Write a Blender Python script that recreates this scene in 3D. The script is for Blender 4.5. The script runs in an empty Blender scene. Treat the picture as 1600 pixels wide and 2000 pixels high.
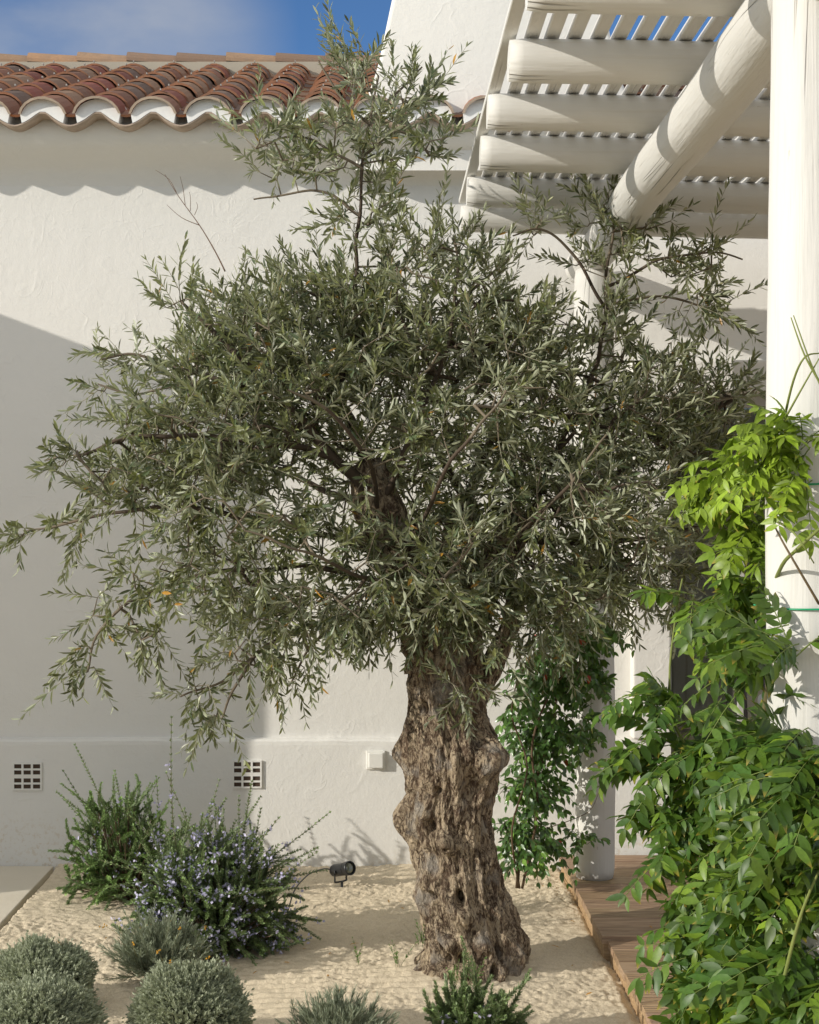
import bpy, math, random
import numpy as np
from mathutils import Vector, Matrix
R_ = math.radians
sc = bpy.context.scene
COL = sc.collection
F = 3055.0; CX = 740.0; CY = 1003.0; CAMZ = 1.72

def W(px, py, d):
    return np.array([(px - CX) * d / F, d, CAMZ - (py - CY) * d / F])

# ------------------------------------------------------------------ noise
_rs = np.random.RandomState(7)
_perm = np.concatenate([_rs.permutation(512)] * 3)
_g = _rs.normal(size=(512, 3)); _g /= np.linalg.norm(_g, axis=1)[:, None]
def perlin(x, y, z=0.0):
    x, y, z = np.broadcast_arrays(np.asarray(x, float), np.asarray(y, float), np.asarray(z, float))
    xi = np.floor(x).astype(int); yi = np.floor(y).astype(int); zi = np.floor(z).astype(int)
    xf = x - xi; yf = y - yi; zf = z - zi
    u = xf**3*(xf*(xf*6-15)+10); v = yf**3*(yf*(yf*6-15)+10); w = zf**3*(zf*(zf*6-15)+10)
    out = 0
    for i in (0, 1):
        for j in (0, 1):
            for k in (0, 1):
                h = _perm[_perm[_perm[(xi+i) & 511] + ((yi+j) & 511)] + ((zi+k) & 511)]
                g = _g[h]
                d = g[..., 0]*(xf-i) + g[..., 1]*(yf-j) + g[..., 2]*(zf-k)
                out = out + d*(u if i else 1-u)*(v if j else 1-v)*(w if k else 1-w)
    return out*1.5
def fbm(x, y, z=0.0, o=3):
    s = 0; a = 1.0
    for k in range(o):
        s = s + a*perlin(x*2**k+k*9.1, y*2**k+k*3.7, z*2**k+k*5.3); a *= .5
    return s
def unit(a):
    return a/np.maximum(np.linalg.norm(a, axis=-1, keepdims=True), 1e-9)

# ------------------------------------------------------------------ objects
def tag(o, label=None, cat=None, group=None, kind=None):
    if label: o['label'] = label
    if cat: o['category'] = cat
    if group: o['group'] = group
    if kind: o['kind'] = kind
    return o
def root(name, loc, label, cat, group=None):
    o = bpy.data.objects.new(name, None); COL.objects.link(o)
    o.location = loc; o.empty_display_size = .1
    return tag(o, label, cat, group)
def mesh(name, V, Fc, mat, parent=None, smooth=False, tint=None, mats=None, midx=None, origin=None, merge=False):
    """V in world coordinates; the object sits at its parent's origin (or at origin)"""
    V = np.asarray(V, float).reshape(-1, 3)
    o0 = np.array(origin) if origin is not None else (np.array(parent.location) if parent and parent.type == 'EMPTY' else np.zeros(3))
    if parent and parent.type != 'EMPTY':
        q = parent
        o0 = np.zeros(3)
        while q: o0 = o0 + np.array(q.location); q = q.parent
    me = bpy.data.meshes.new(name)
    me.from_pydata((V - o0).tolist(), [], Fc if isinstance(Fc, list) else Fc.tolist())
    for m in (mats or [mat]): me.materials.append(m)
    if midx is not None: me.polygons.foreach_set('material_index', np.asarray(midx, np.int32))
    if smooth: me.polygons.foreach_set('use_smooth', np.ones(len(me.polygons), bool))
    if tint is not None:
        a = me.color_attributes.new('tint', 'FLOAT_COLOR', 'POINT')
        t = np.ones((len(V), 4)); t[:, :3] = tint
        a.data.foreach_set('color', t.ravel())
    me.update()
    o = bpy.data.objects.new(name, me); COL.objects.link(o)
    if parent: o.parent = parent
    elif origin is not None: o.location = o0.tolist()
    return o

class MB:
    def __init__(s): s.V = []; s.F = []; s.T = []; s.M = []; s.n = 0
    def add(s, V, Fc, tint=(1, 1, 1), m=0):
        V = np.asarray(V, float).reshape(-1, 3)
        s.V.append(V); t = np.ones((len(V), 3)); t[:] = tint; s.T.append(t)
        for f in (Fc if isinstance(Fc, list) else Fc.tolist()): s.F.append([i + s.n for i in f]); s.M.append(m)
        s.n += len(V); return s
    def box(s, x0, x1, y0, y1, z0, z1, tint=(1, 1, 1), m=0):
        V = [(x, y, z) for x in (x0, x1) for y in (y0, y1) for z in (z0, z1)]
        return s.add(V, [[0, 1, 3, 2], [4, 6, 7, 5], [0, 4, 5, 1], [2, 3, 7, 6], [0, 2, 6, 4], [1, 5, 7, 3]], tint, m)
    def build(s, name, mat, parent=None, **k):
        return mesh(name, np.concatenate(s.V), s.F, mat, parent, tint=np.concatenate(s.T), midx=s.M, **k)

def tubes(P, Rr, sides=5, cap=True):
    """P (S,K,3), Rr (S,K) -> V,F for S tubes"""
    P = np.asarray(P, float); Rr = np.asarray(Rr, float)
    S, K = P.shape[:2]
    T = np.empty_like(P)
    T[:, 1:-1] = P[:, 2:] - P[:, :-2]; T[:, 0] = P[:, 1] - P[:, 0]; T[:, -1] = P[:, -1] - P[:, -2]
    T = unit(T)
    ref = np.zeros((S, 3)); mean = unit(P[:, -1] - P[:, 0])
    ax = np.argmin(np.abs(mean), axis=1); ref[np.arange(S), ax] = 1
    U = unit(np.cross(T, ref[:, None, :])); Vv = np.cross(T, U)
    a = np.arange(sides)*2*np.pi/sides
    ring = P[:, :, None, :] + Rr[:, :, None, None]*(U[:, :, None, :]*np.cos(a)[None, None, :, None] + Vv[:, :, None, :]*np.sin(a)[None, None, :, None])
    V = ring.reshape(-1, 3)
    s, k, j = np.meshgrid(np.arange(S), np.arange(K-1), np.arange(sides), indexing='ij')
    b = (s*K + k)*sides; j2 = (j+1) % sides
    Fc = np.stack([b+j, b+j2, b+sides+j2, b+sides+j], -1).reshape(-1, 4)
    return V, Fc
def tube_poly(pts, r, sides=8, sub=4, caps=True):
    pts = np.asarray(pts, float); r = np.asarray(r, float) if np.ndim(r) else np.full(len(pts), r)
    # catmull-rom
    P = [];Rr = []
    n = len(pts)
    for i in range(n-1):
        p0 = pts[max(i-1, 0)]; p1 = pts[i]; p2 = pts[i+1]; p3 = pts[min(i+2, n-1)]
        for t in np.arange(sub)/sub:
            P.append(.5*((2*p1)+(-p0+p2)*t+(2*p0-5*p1+4*p2-p3)*t*t+(-p0+3*p1-3*p2+p3)*t**3)); Rr.append(r[i]*(1-t)+r[i+1]*t)
    P.append(pts[-1]); Rr.append(r[-1])
    P = np.array(P); Rr = np.array(Rr)
    V, Fc = tubes(P[None], Rr[None], sides)
    Fc = Fc.tolist()
    if caps:
        L = len(P); Fc.append([i for i in range(sides)][::-1]); Fc.append([(L-1)*sides+i for i in range(sides)])
    return V, Fc, P, Rr

# leaf templates: rows of (u, halfwidth, edge lift, centre lift)
def template(rows):
    V = []; idx = []
    for (u, hw, ew, cw) in rows:
        if hw == 0: V.append((u, 0, cw)); idx.append((len(V)-1,)*3)
        else:
            V += [(u, -hw, ew), (u, 0, cw), (u, hw, ew)]; n = len(V); idx.append((n-3, n-2, n-1))
    Fc = []
    for a, b in zip(idx[:-1], idx[1:]):
        for c in (0, 1):
            q = [a[c], b[c], b[c+1], a[c+1]]
            s = []
            for i in q:
                if i not in s: s.append(i)
            if len(s) > 2: Fc.append(s)
    return np.array(V, float), Fc
T_OLIVE = template([(0, 0, 0, 0), (.28, .42, .16, 0), (.66, .46, .16, 0), (1, 0, 0, 0)])
T_BROAD = template([(0, 0, 0, 0), (.16, .36, .10, .0), (.42, .52, .02, .0), (.72, .36, .12, .0), (1, 0, 0, -.06)])
T_NEEDLE = (np.array([(0, 0, 0), (.5, -.5, 0), (1, 0, 0), (.5, .5, 0)], float), [[0, 1, 2, 3]])
def leaves(P, D, N, L, Wd, tpl, curl=None, tint=None):
    TV, TF = tpl
    P = P.reshape(-1, 3); D = unit(D.reshape(-1, 3)); N = N.reshape(-1, 3)
    N = unit(N - (N*D).sum(-1, keepdims=True)*D); B = np.cross(N, D)
    n = len(P); L = np.broadcast_to(L, (n,)).reshape(n, 1, 1); Wd = np.broadcast_to(Wd, (n,)).reshape(n, 1, 1)
    c = np.zeros((n, 1, 1)) if curl is None else np.asarray(curl).reshape(n, 1, 1)
    u = TV[None, :, 0:1]; v = TV[None, :, 1:2]; w = TV[None, :, 2:3]
    V = P[:, None] + D[:, None]*L*u*(1-.3*np.abs(c)*u) + B[:, None]*Wd*v + N[:, None]*(Wd*w - c*L*u*u)
    m = len(TV)
    Fc = []
    base = np.arange(n)*m
    Fs = []
    for f in TF: Fs.append([ (base + i) for i in f])
    out = []
    for f in Fs: out += np.stack(f, -1).tolist()
    t = None if tint is None else np.repeat(np.broadcast_to(tint, (n, 3)), m, 0)
    return V.reshape(-1, 3), out, t

def shoots(rng, B, Dr, Ln, K, M, alpha, Lleaf, bend, t0=.12, jit=.25, taper=.35, da=.15, phase=np.pi/2):
    """S shoots with K nodes of M leaves -> twig points (S,7,3) and leaf P,D,N,L"""
    S = len(B)
    tt = np.linspace(t0, 1, K)[None, :, None]
    Dr = unit(Dr)
    P = B[:, None] + Dr[:, None]*Ln[:, None, None]*tt + bend[:, None]*(tt**2)
    T = unit(Dr[:, None]*Ln[:, None, None] + 2*bend[:, None]*tt)
    ref = unit(rng.normal(size=(S, 3)))[:, None, :]
    U = unit(np.cross(T, ref)); Vv = np.cross(T, U)
    ph = rng.uniform(0, 6.28, (S, 1, 1)) + np.arange(K)[None, :, None]*phase + np.arange(M)[None, None, :]*2*np.pi/M + rng.normal(0, jit, (S, K, M))
    al = alpha + rng.normal(0, da, (S, K, M)) - .35*tt[..., 0][..., None]*alpha
    Rd = U[:, :, None]*np.cos(ph)[..., None] + Vv[:, :, None]*np.sin(ph)[..., None]
    D = T[:, :, None]*np.cos(al)[..., None] + Rd*np.sin(al)[..., None]
    N = T[:, :, None] - Rd*.25 + rng.normal(0, .22, D.shape)
    L = Lleaf*(1 - taper*np.abs(tt[..., 0]*2-1.05)[..., None]**2)*rng.uniform(.72, 1.12, (S, K, M))
    Pl = np.broadcast_to(P[:, :, None], D.shape)
    tw = np.linspace(0, 1, 6)[None, :, None]
    TP = B[:, None] + Dr[:, None]*Ln[:, None, None]*tw + bend[:, None]*(tw**2)
    return TP, Pl.reshape(-1, 3), D.reshape(-1, 3), N.reshape(-1, 3), L.reshape(-1)

# ------------------------------------------------------------------ materials
class NT:
    def __init__(s, name):
        s.m = bpy.data.materials.new(name); s.m.use_nodes = True
        s.t = s.m.node_tree; s.t.nodes.clear()
        s.out = s.t.nodes.new('ShaderNodeOutputMaterial')
    def n(s, kind, **kw):
        nd = s.t.nodes.new('ShaderNode'+kind)
        for k, v in kw.items():
            if k in nd.inputs.keys() and not hasattr(nd, k): s.set(nd, k, v)
            else: setattr(nd, k, v)
        return nd
    def set(s, nd, k, v):
        i = nd.inputs[k]
        if isinstance(v, bpy.types.NodeSocket): s.t.links.new(v, i)
        else: i.default_value = v
    def coord(s, scale=(1, 1, 1), kind='Object', rot=(0, 0, 0)):
        c = s.n('TexCoord'); m = s.n('Mapping'); s.set(m, 'Vector', c.outputs[kind]); s.set(m, 'Scale', scale); s.set(m, 'Rotation', rot)
        return m.outputs[0]
    def noise(s, vec, scale, detail=4, rough=.55, dist=0.0):
        n = s.n('TexNoise'); s.set(n, 'Vector', vec); s.set(n, 'Scale', scale); s.set(n, 'Detail', detail); s.set(n, 'Roughness', rough); s.set(n, 'Distortion', dist)
        return n.outputs['Fac']
    def vor(s, vec, scale, feature='F1', out='Distance'):
        n = s.n('TexVoronoi'); n.feature = feature; s.set(n, 'Vector', vec); s.set(n, 'Scale', scale); return n.outputs[out]
    def ramp(s, fac, stops):
        r = s.n('ValToRGB'); s.set(r, 'Fac', fac); e = r.color_ramp.elements
        while len(e) < len(stops): e.new(.5)
        for el, (p, c) in zip(e, stops):
            el.position = p; el.color = (*c, 1) if isinstance(c, tuple) else (c, c, c, 1)
        return r.outputs[0]
    def mix(s, f, a, b, mode='MIX'):
        m = s.n('Mix'); m.data_type = 'RGBA'; m.blend_type = mode
        for k, v in ((0, f), (6, a), (7, b)):
            if isinstance(v, bpy.types.NodeSocket): s.t.links.new(v, m.inputs[k])
            else: m.inputs[k].default_value = (*v, 1) if isinstance(v, tuple) else v
        return m.outputs[2]
    def math(s, op, a, b=0.0):
        m = s.n('Math'); m.operation = op
        for i, v in enumerate((a, b)):
            if isinstance(v, bpy.types.NodeSocket): s.t.links.new(v, m.inputs[i])
            else: m.inputs[i].default_value = v
        return m.outputs[0]
    def bump(s, h, dist=.01, strength=1.0, normal=None):
        b = s.n('Bump'); s.set(b, 'Height', h); s.set(b, 'Distance', dist); s.set(b, 'Strength', strength)
        if normal: s.set(b, 'Normal', normal)
        return b.outputs[0]
    def attr(s, name='tint'):
        a = s.n('Attribute'); a.attribute_name = name; return a.outputs['Color']
    def bsdf(s, color, rough=.8, normal=None, spec=.3, metal=0.0):
        b = s.n('BsdfPrincipled')
        s.set(b, 'Base Color', (*color, 1) if isinstance(color, tuple) else color); s.set(b, 'Roughness', rough)
        s.set(b, 'Specular IOR Level', spec); s.set(b, 'Metallic', metal)
        if normal is not None: s.set(b, 'Normal', normal)
        s.t.links.new(b.outputs[0], s.out.inputs[0]); return b

def m_plaster():
    s = NT('white_lime_plaster'); c = s.coord()
    big = s.noise(c, 1.3, 3)
    mot = s.noise(c, 6, 5)
    col = s.mix(s.math('MULTIPLY', big, .9), (.745, .73, .69), (.70, .69, .655))
    col = s.mix(s.math('MULTIPLY', mot, .25), col, (.85, .83, .79))
    # splash stains low on the wall
    sep = s.n('SeparateXYZ'); tc = s.n('TexCoord'); s.set(sep, 0, tc.outputs['Object'])
    z = sep.outputs[2]
    low = s.n('MapRange'); s.set(low, 'Value', z); s.set(low, 'From Min', .30); s.set(low, 'From Max', .0)
    st = s.ramp(s.noise(c, 45, 4, .7), [(.52, 0.0), (.62, 1.0)])
    band = s.ramp(s.noise(c, 1.6, 3), [(.45, 0.0), (.6, 1.0)])
    f = s.math('MULTIPLY', s.math('MULTIPLY', low.outputs[0], st), s.math('MULTIPLY', band, .7))
    col = s.mix(f, col, (.52, .40, .24))
    # trowel ridges: bent thin crests
    d = s.noise(c, 2.2, 2, .5, .8)
    rid = s.ramp(s.math('ABSOLUTE', s.math('SUBTRACT', s.noise(c, 3.1, 2, .5, 1.4), .5)), [(.0, 1.0), (.035, 0.0)])
    gate = s.ramp(s.noise(c, 5.0, 2), [(.50, 0.0), (.66, 1.0)])
    rid2 = s.ramp(s.math('ABSOLUTE', s.math('SUBTRACT', s.noise(c, 7.5, 3, .5, 1.0), .5)), [(.0, 1.0), (.03, 0.0)])
    gate2 = s.ramp(s.noise(c, 3.3, 2), [(.46, 0.0), (.6, 1.0)])
    h1 = s.math('ADD', s.math('MULTIPLY', s.math('MULTIPLY', rid, gate), .20), s.math('MULTIPLY', s.math('MULTIPLY', rid2, gate2), .12))
    h = s.math('ADD', s.math('MULTIPLY', d, 1.0), h1)
    n1 = s.bump(h, .010, .5)
    n2 = s.bump(s.noise(c, 26, 5, .6), .004, .55, n1)
    n3 = s.bump(s.noise(c, 140, 3), .001, .6, n2)
    s.bsdf(col, .92, n3, .15); return s.m
def m_paintwood():
    s = NT('white_painted_timber'); c = s.coord((1, 1, .035)); c2 = s.coord((1, 1, .25))
    g = s.noise(c, 55, 4, .6, .3)
    cr = s.ramp(s.math('ABSOLUTE', s.math('SUBTRACT', s.noise(s.coord((1, 1, .05)), 9, 3, .5, .6), .5)), [(.0, 1.0), (.011, 0.0)])
    gate = s.ramp(s.noise(s.coord((1, 1, .35)), 3.3, 2), [(.52, 0.0), (.60, 1.0)])
    crack = s.math('MULTIPLY', cr, gate)
    col = s.mix(s.noise(c2, 5, 4), (.64, .63, .595), (.70, .69, .655))
    gr = s.ramp(s.noise(c, 90, 3), [(.55, 0.0), (.75, 1.0)])
    col = s.mix(s.math('MULTIPLY', gr, .35), col, (.60, .57, .50))
    chip = s.ramp(s.noise(c2, 38, 4, .7), [(.70, 0.0), (.73, 1.0)])
    col = s.mix(s.math('MULTIPLY', chip, .6), col, (.45, .41, .35))
    col = s.mix(s.math('MULTIPLY', crack, .8), col, (.22, .19, .15))
    n1 = s.bump(s.math('SUBTRACT', s.math('MULTIPLY', g, .5), crack), .007, .8)
    n2 = s.bump(s.noise(c2, 14, 3), .010, .5, n1)
    s.bsdf(col, .6, n2, .3); return s.m
def m_tile():
    s = NT('weathered_terracotta'); c = s.coord()
    t = s.attr()
    col = s.mix(s.math('MULTIPLY', s.ramp(s.noise(c, 14, 5, .65), [(.35, 0.0), (.7, 1.0)]), .55), t, (.20, .155, .12), 'MIX')
    li = s.ramp(s.noise(c, 70, 4, .7), [(.64, 0.0), (.72, 1.0)])
    col = s.mix(s.math('MULTIPLY', li, .4), col, (.45, .40, .32))
    n = s.bump(s.noise(c, 120, 4), .002, .6); s.bsdf(col, .85, n, .2); return s.m
def m_tint(name, rough=.8, bs=80, bd=.001, spec=.3, var=.3, metal=0.0):
    s = NT(name); c = s.coord(); t = s.attr()
    col = s.mix(s.math('MULTIPLY', s.noise(c, bs*.3, 4), var), t, (.0, .0, .0))
    s.bsdf(col, rough, s.bump(s.noise(c, bs, 4), bd, .6), spec, metal); return s.m
def m_sand():
    s = NT('pale_sand'); c = s.coord()
    col = s.mix(s.noise(c, 2.2, 4), (.80, .70, .53), (.72, .62, .46))
    col = s.mix(s.ramp(s.noise(c, 160, 4, .7), [(.40, 0.0), (.62, 1.0)]), s.mix(.45, col, (.50, .41, .29)), col)
    sp = s.ramp(s.vor(c, 60), [(.05, 1.0), (.09, 0.0)])
    gate = s.ramp(s.noise(c, 30, 2), [(.58, 0.0), (.6, 1.0)])
    col = s.mix(s.math('MULTIPLY', sp, gate), col, (.17, .11, .06))
    n1 = s.bump(s.noise(c, 60, 5, .7), .009, .8); n2 = s.bump(s.noise(c, 260, 4, .7), .0025, .8, n1)
    s.bsdf(col, .95, n2, .1); return s.m
def m_stone():
    s = NT('pale_limestone_paving'); c = s.coord()
    col = s.mix(s.noise(c, 5, 6, .6), (.62, .56, .45), (.70, .65, .55))
    s.bsdf(col, .85, s.bump(s.noise(c, 40, 5), .003, .5), .2); return s.m
def m_deck():
    s = NT('oiled_decking_wood'); c = s.coord((.06, 1, 1)); t = s.attr()
    g = s.noise(c, 90, 5, .6, .4)
    col = s.mix(s.ramp(g, [(.35, 0.0), (.7, 1.0)]), (.23, .152, .092), (.52, .385, .25))
    col = s.mix(.999, col, t, 'MULTIPLY')
    groove = s.math('SINE', s.math('MULTIPLY', s.n('SeparateXYZ').outputs[1], 1))
    sep = s.n('SeparateXYZ'); tc = s.n('TexCoord'); s.set(sep, 0, tc.outputs['Object'])
    gv = s.math('SINE', s.math('MULTIPLY', sep.outputs[1], 6.2832/.024))
    knot = s.ramp(s.noise(s.coord((.3, 1, 1)), 16, 3), [(.70, 0.0), (.74, 1.0)])
    col = s.mix(s.math('MULTIPLY', knot, .6), col, (.06, .03, .018))
    dust = s.ramp(s.noise(s.coord((.5, 1, 1)), 25, 6, .75), [(.58, 0.0), (.75, 1.0)])
    col = s.mix(s.math('MULTIPLY', dust, .45), col, (.60, .50, .38))
    n1 = s.bump(gv, .0016, .7); n2 = s.bump(g, .002, .5, n1)
    s.bsdf(col, .62, n2, .35); return s.m
def m_bark():
    s = NT('gnarled_olive_bark'); c = s.coord((1, 1, .42)); c1 = s.coord()
    f = s.noise(c, 42, 6, .72, 1.0)
    wv = s.n('VectorMath'); wv.operation = 'MULTIPLY_ADD'; nn = s.n('TexNoise'); s.set(nn, 'Vector', c1); s.set(nn, 'Scale', 14.0); s.set(nn, 'Detail', 3.0)
    s.t.links.new(nn.outputs['Color'], wv.inputs[0]); wv.inputs[1].default_value = (.07, .07, .05); s.t.links.new(c, wv.inputs[2])
    vo = s.vor(wv.outputs[0], 48, 'DISTANCE_TO_EDGE')
    cr = s.ramp(f, [(.44, 0.0), (.55, 1.0)])
    col = s.mix(cr, (.095, .062, .042), (.56, .45, .31))
    vr = s.ramp(vo, [(.0, 1.0), (.10, 0.0)])
    col = s.mix(s.math('MULTIPLY', vr, s.ramp(s.noise(c1, 11, 3), [(.45, 0.0), (.58, .95)])), col, (.045, .028, .018))
    big = s.ramp(s.noise(c1, 5, 4, .6), [(.42, 0.0), (.60, 1.0)])
    col = s.mix(s.math('MULTIPLY', big, .40), col, (.20, .14, .095))
    gry = s.ramp(s.noise(c1, 9, 3, .5), [(.56, 0.0), (.68, 1.0)])
    col = s.mix(s.math('MULTIPLY', gry, .65), col, (.40, .37, .325))
    fl = s.ramp(s.noise(c, 120, 4, .7), [(.55, 0.0), (.68, 1.0)])
    col = s.mix(s.math('MULTIPLY', fl, .45), col, (.62, .52, .38))
    n1 = s.bump(f, .022, 1.0); n2 = s.bump(s.ramp(vo, [(.0, 0.0), (.12, 1.0)]), .007, .7, n1)
    n3 = s.bump(s.noise(c, 150, 4, .7), .004, .7, n2)
    s.bsdf(col, .9, n3, .15); return s.m
def m_leaf(name, under=(.25, .28, .19), uf=.75, trans=.25, rough=.45, spec=.4, tcol=(.35, .45, .08)):
    s = NT(name); g = s.n('NewGeometry'); cc = s.coord()
    t = s.mix(s.math('MULTIPLY', s.ramp(s.noise(cc, 130, 3), [(.35, 0.0), (.7, 1.0)]), .25), s.attr(), (.0, .0, .0))
    col = s.mix(s.math('MULTIPLY', g.outputs['Backfacing'], uf), t, under)
    b = s.n('BsdfPrincipled'); s.set(b, 'Base Color', col); s.set(b, 'Roughness', rough); s.set(b, 'Specular IOR Level', spec)
    tr = s.n('BsdfTranslucent'); s.set(tr, 'Color', s.mix(.6, t, tcol))
    mx = s.n('MixShader'); s.set(mx, 'Fac', trans)
    s.t.links.new(b.outputs[0], mx.inputs[1]); s.t.links.new(tr.outputs[0], mx.inputs[2]); s.t.links.new(mx.outputs[0], s.out.inputs[0])
    return s.m
def m_plain(name, col, rough=.6, spec=.4, metal=0.0, bs=60, bd=.0005):
    s = NT(name); c = s.coord()
    v = s.mix(s.math('MULTIPLY', s.noise(c, 20, 4), .25), col, tuple(x*.7 for x in col))
    s.bsdf(v, rough, s.bump(s.noise(c, bs, 3), bd, .4), spec, metal); return s.m
def m_glass():
    s = NT('door_glass'); tr = s.n('BsdfTransparent'); s.set(tr, 'Color', (.80, .82, .80, 1))
    gl = s.n('BsdfGlossy'); s.set(gl, 'Roughness', .02)
    fr = s.n('Fresnel'); s.set(fr, 'IOR', 1.9)
    mx = s.n('MixShader'); s.set(mx, 'Fac', fr.outputs[0])
    s.t.links.new(tr.outputs[0], mx.inputs[1]); s.t.links.new(gl.outputs[0], mx.inputs[2]); s.t.links.new(mx.outputs[0], s.out.inputs[0]); return s.m

M = dict(plaster=m_plaster(), wood=m_paintwood(), tile=m_tile(), sand=m_sand(), stone=m_stone(), deck=m_deck(), bark=m_bark(),
         mortar=m_plain('grey_ridge_mortar', (.42, .38, .31), .9, .1), white=m_plain('white_enamel', (.80, .79, .74), .45),
         eavewhite=m_plain('whitewashed_mortar', (.82, .82, .80), .9, .1, bs=90, bd=.002),
         dark=m_plain('painted_hole_shade', (.085, .06, .045), .9, .1), black=m_plain('black_anodised_metal', (.018, .019, .02), .38, .5),  # first entry: shade of the vent holes, put into a panel colour
         iron=m_plain('brown_wrought_iron', (.05, .038, .035), .45, .5), steel=m_plain('zinc_hook', (.40, .38, .35), .5, .5, .3),
         reflection_sheet=m_plain('beige_reflection_sheet', (.74, .70, .61), .9, .1), glass=m_glass(), cushion=m_plain('pale_cushion_fabric', (.62, .63, .66), .9, .1),  # first entry: beige that stands for the reflection in the door glass
         frame=m_plain('door_frame_paint', (.50, .49, .46), .5), green=m_plain('green_plastic_twine', (.01, .33, .14), .4, .5),
         twig=m_tint('olive_twig', .8), tint=m_tint('plant_stem', .7),
         olive=m_leaf('olive_leaf', (.46, .49, .35), .8, .20, .36, .45, (.42, .46, .10)),
         wist=m_leaf('wisteria_leaf', (.09, .17, .045), .3, .20, .42, .4, (.30, .48, .03)),
         jas=m_leaf('glossy_climber_leaf', (.12, .19, .06), .5, .18, .28, .55, (.28, .42, .05)),
         rose=m_leaf('rosemary_leaf', (.20, .24, .15), .6, .15, .5, .3, (.25, .35, .08)),
         grey=m_leaf('grey_foliage', (.42, .45, .34), .4, .22, .75, .15, (.45, .5, .25)),
         petal=m_leaf('violet_petal', (.42, .42, .78), .3, .3, .6, .2, (.5, .5, .9)),
         yellow=m_leaf('dry_yellow_leaf', (.5, .3, .05), .3, .2, .6, .2, (.7, .4, .05)))
M['lens'] = m_plain('lamp_lens_glass', (.16, .17, .13), .08, .9)
rng = np.random.RandomState(11)

# ------------------------------------------------------------------ ground
def fine_axis(a, b, step, ext):
    mid = np.arange(a, b+step*.5, step)
    lo = a - np.array([60, 30, 15, 8, 4, 2, 1, .5, .2, .08])*ext; hi = b + np.array([.08, .2, .5, 1, 2, 4, 8, 15, 30, 60])*ext
    return np.concatenate([lo, mid, hi])
def sand_h(x, y):
    a = fbm(x*.9, y*.9, 3.1, 2)*.02
    cl = fbm(x*52, y*52, .5, 3); cl2 = fbm(x*20+7, y*26, 1.5, 2)
    rake = np.sin(y*2*np.pi/.055 + 2.5*perlin(x*2, y*2, 8) + .8*x)*np.clip(perlin(x*1.3+4, y*1.3, 2)*3+.6, 0, 1)
    cl = cl*.5 + .9*np.abs(perlin(x*45+3, y*45, 4)) - .25 - .8*np.clip(perlin(x*30, y*30, 7)-.35, 0, 1)*2
    h = a + cl*.0125*np.clip(.7+fbm(x*1.7, y*1.7, 6, 2), .2, 1.4) + cl2*.006 + rake*.004
    # mound round the olive and drift along the wall
    d = np.hypot((x-.36)/1.0, (y-5.9))
    h = h + .05*np.exp(-(d/.33)**2) + .03*np.exp(-((7.55-y)/.12)**2)*np.clip(.5+perlin(x*1.2, 0, 4)*2, 0, 1)
    return h
xs = fine_axis(-2.0, 1.15, .0075, 1); ys = fine_axis(4.55, 7.62, .0075, 1)
X, Y = np.meshgrid(xs, ys)
inside = (X > -2.001) & (X < 1.151) & (Y > 4.549) & (Y < 7.621)
Z = np.where(inside, sand_h(X, Y), 0.0)
edge = np.clip(np.minimum.reduce([X+2.0, 1.15-X, Y-4.55]) / .1, 0, 1)
Z = Z*np.where(inside, edge, 0)
Z = np.where(X > .86, np.minimum(Z, .012) - .02*np.clip((X-.86)/.03, 0, 1), Z)
Z = np.where(X < -1.55, np.minimum(Z, .0) - .02*np.clip((-1.55-X)/.03, 0, 1), Z)
nx, ny = len(xs), len(ys)
I = np.arange(nx*ny).reshape(ny, nx)
q = np.stack([I[:-1, :-1], I[:-1, 1:], I[1:, 1:], I[1:, :-1]], -1).reshape(-1, 4)
g = mesh('ground', np.stack([X, Y, Z], -1).reshape(-1, 3), q, M['sand'], smooth=True); tag(g, kind='structure')
mb = MB()
for (y0, y1) in ((1.2, 3.19), (3.20, 5.19), (5.20, 7.555)):
    mb.box(-4.2, -1.572, y0, y1, -.06, .018)
p = mb.build('path', M['stone']); tag(p, kind='structure')
bm = p.modifiers.new('b', 'BEVEL'); bm.width = .004; bm.segments = 2

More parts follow.
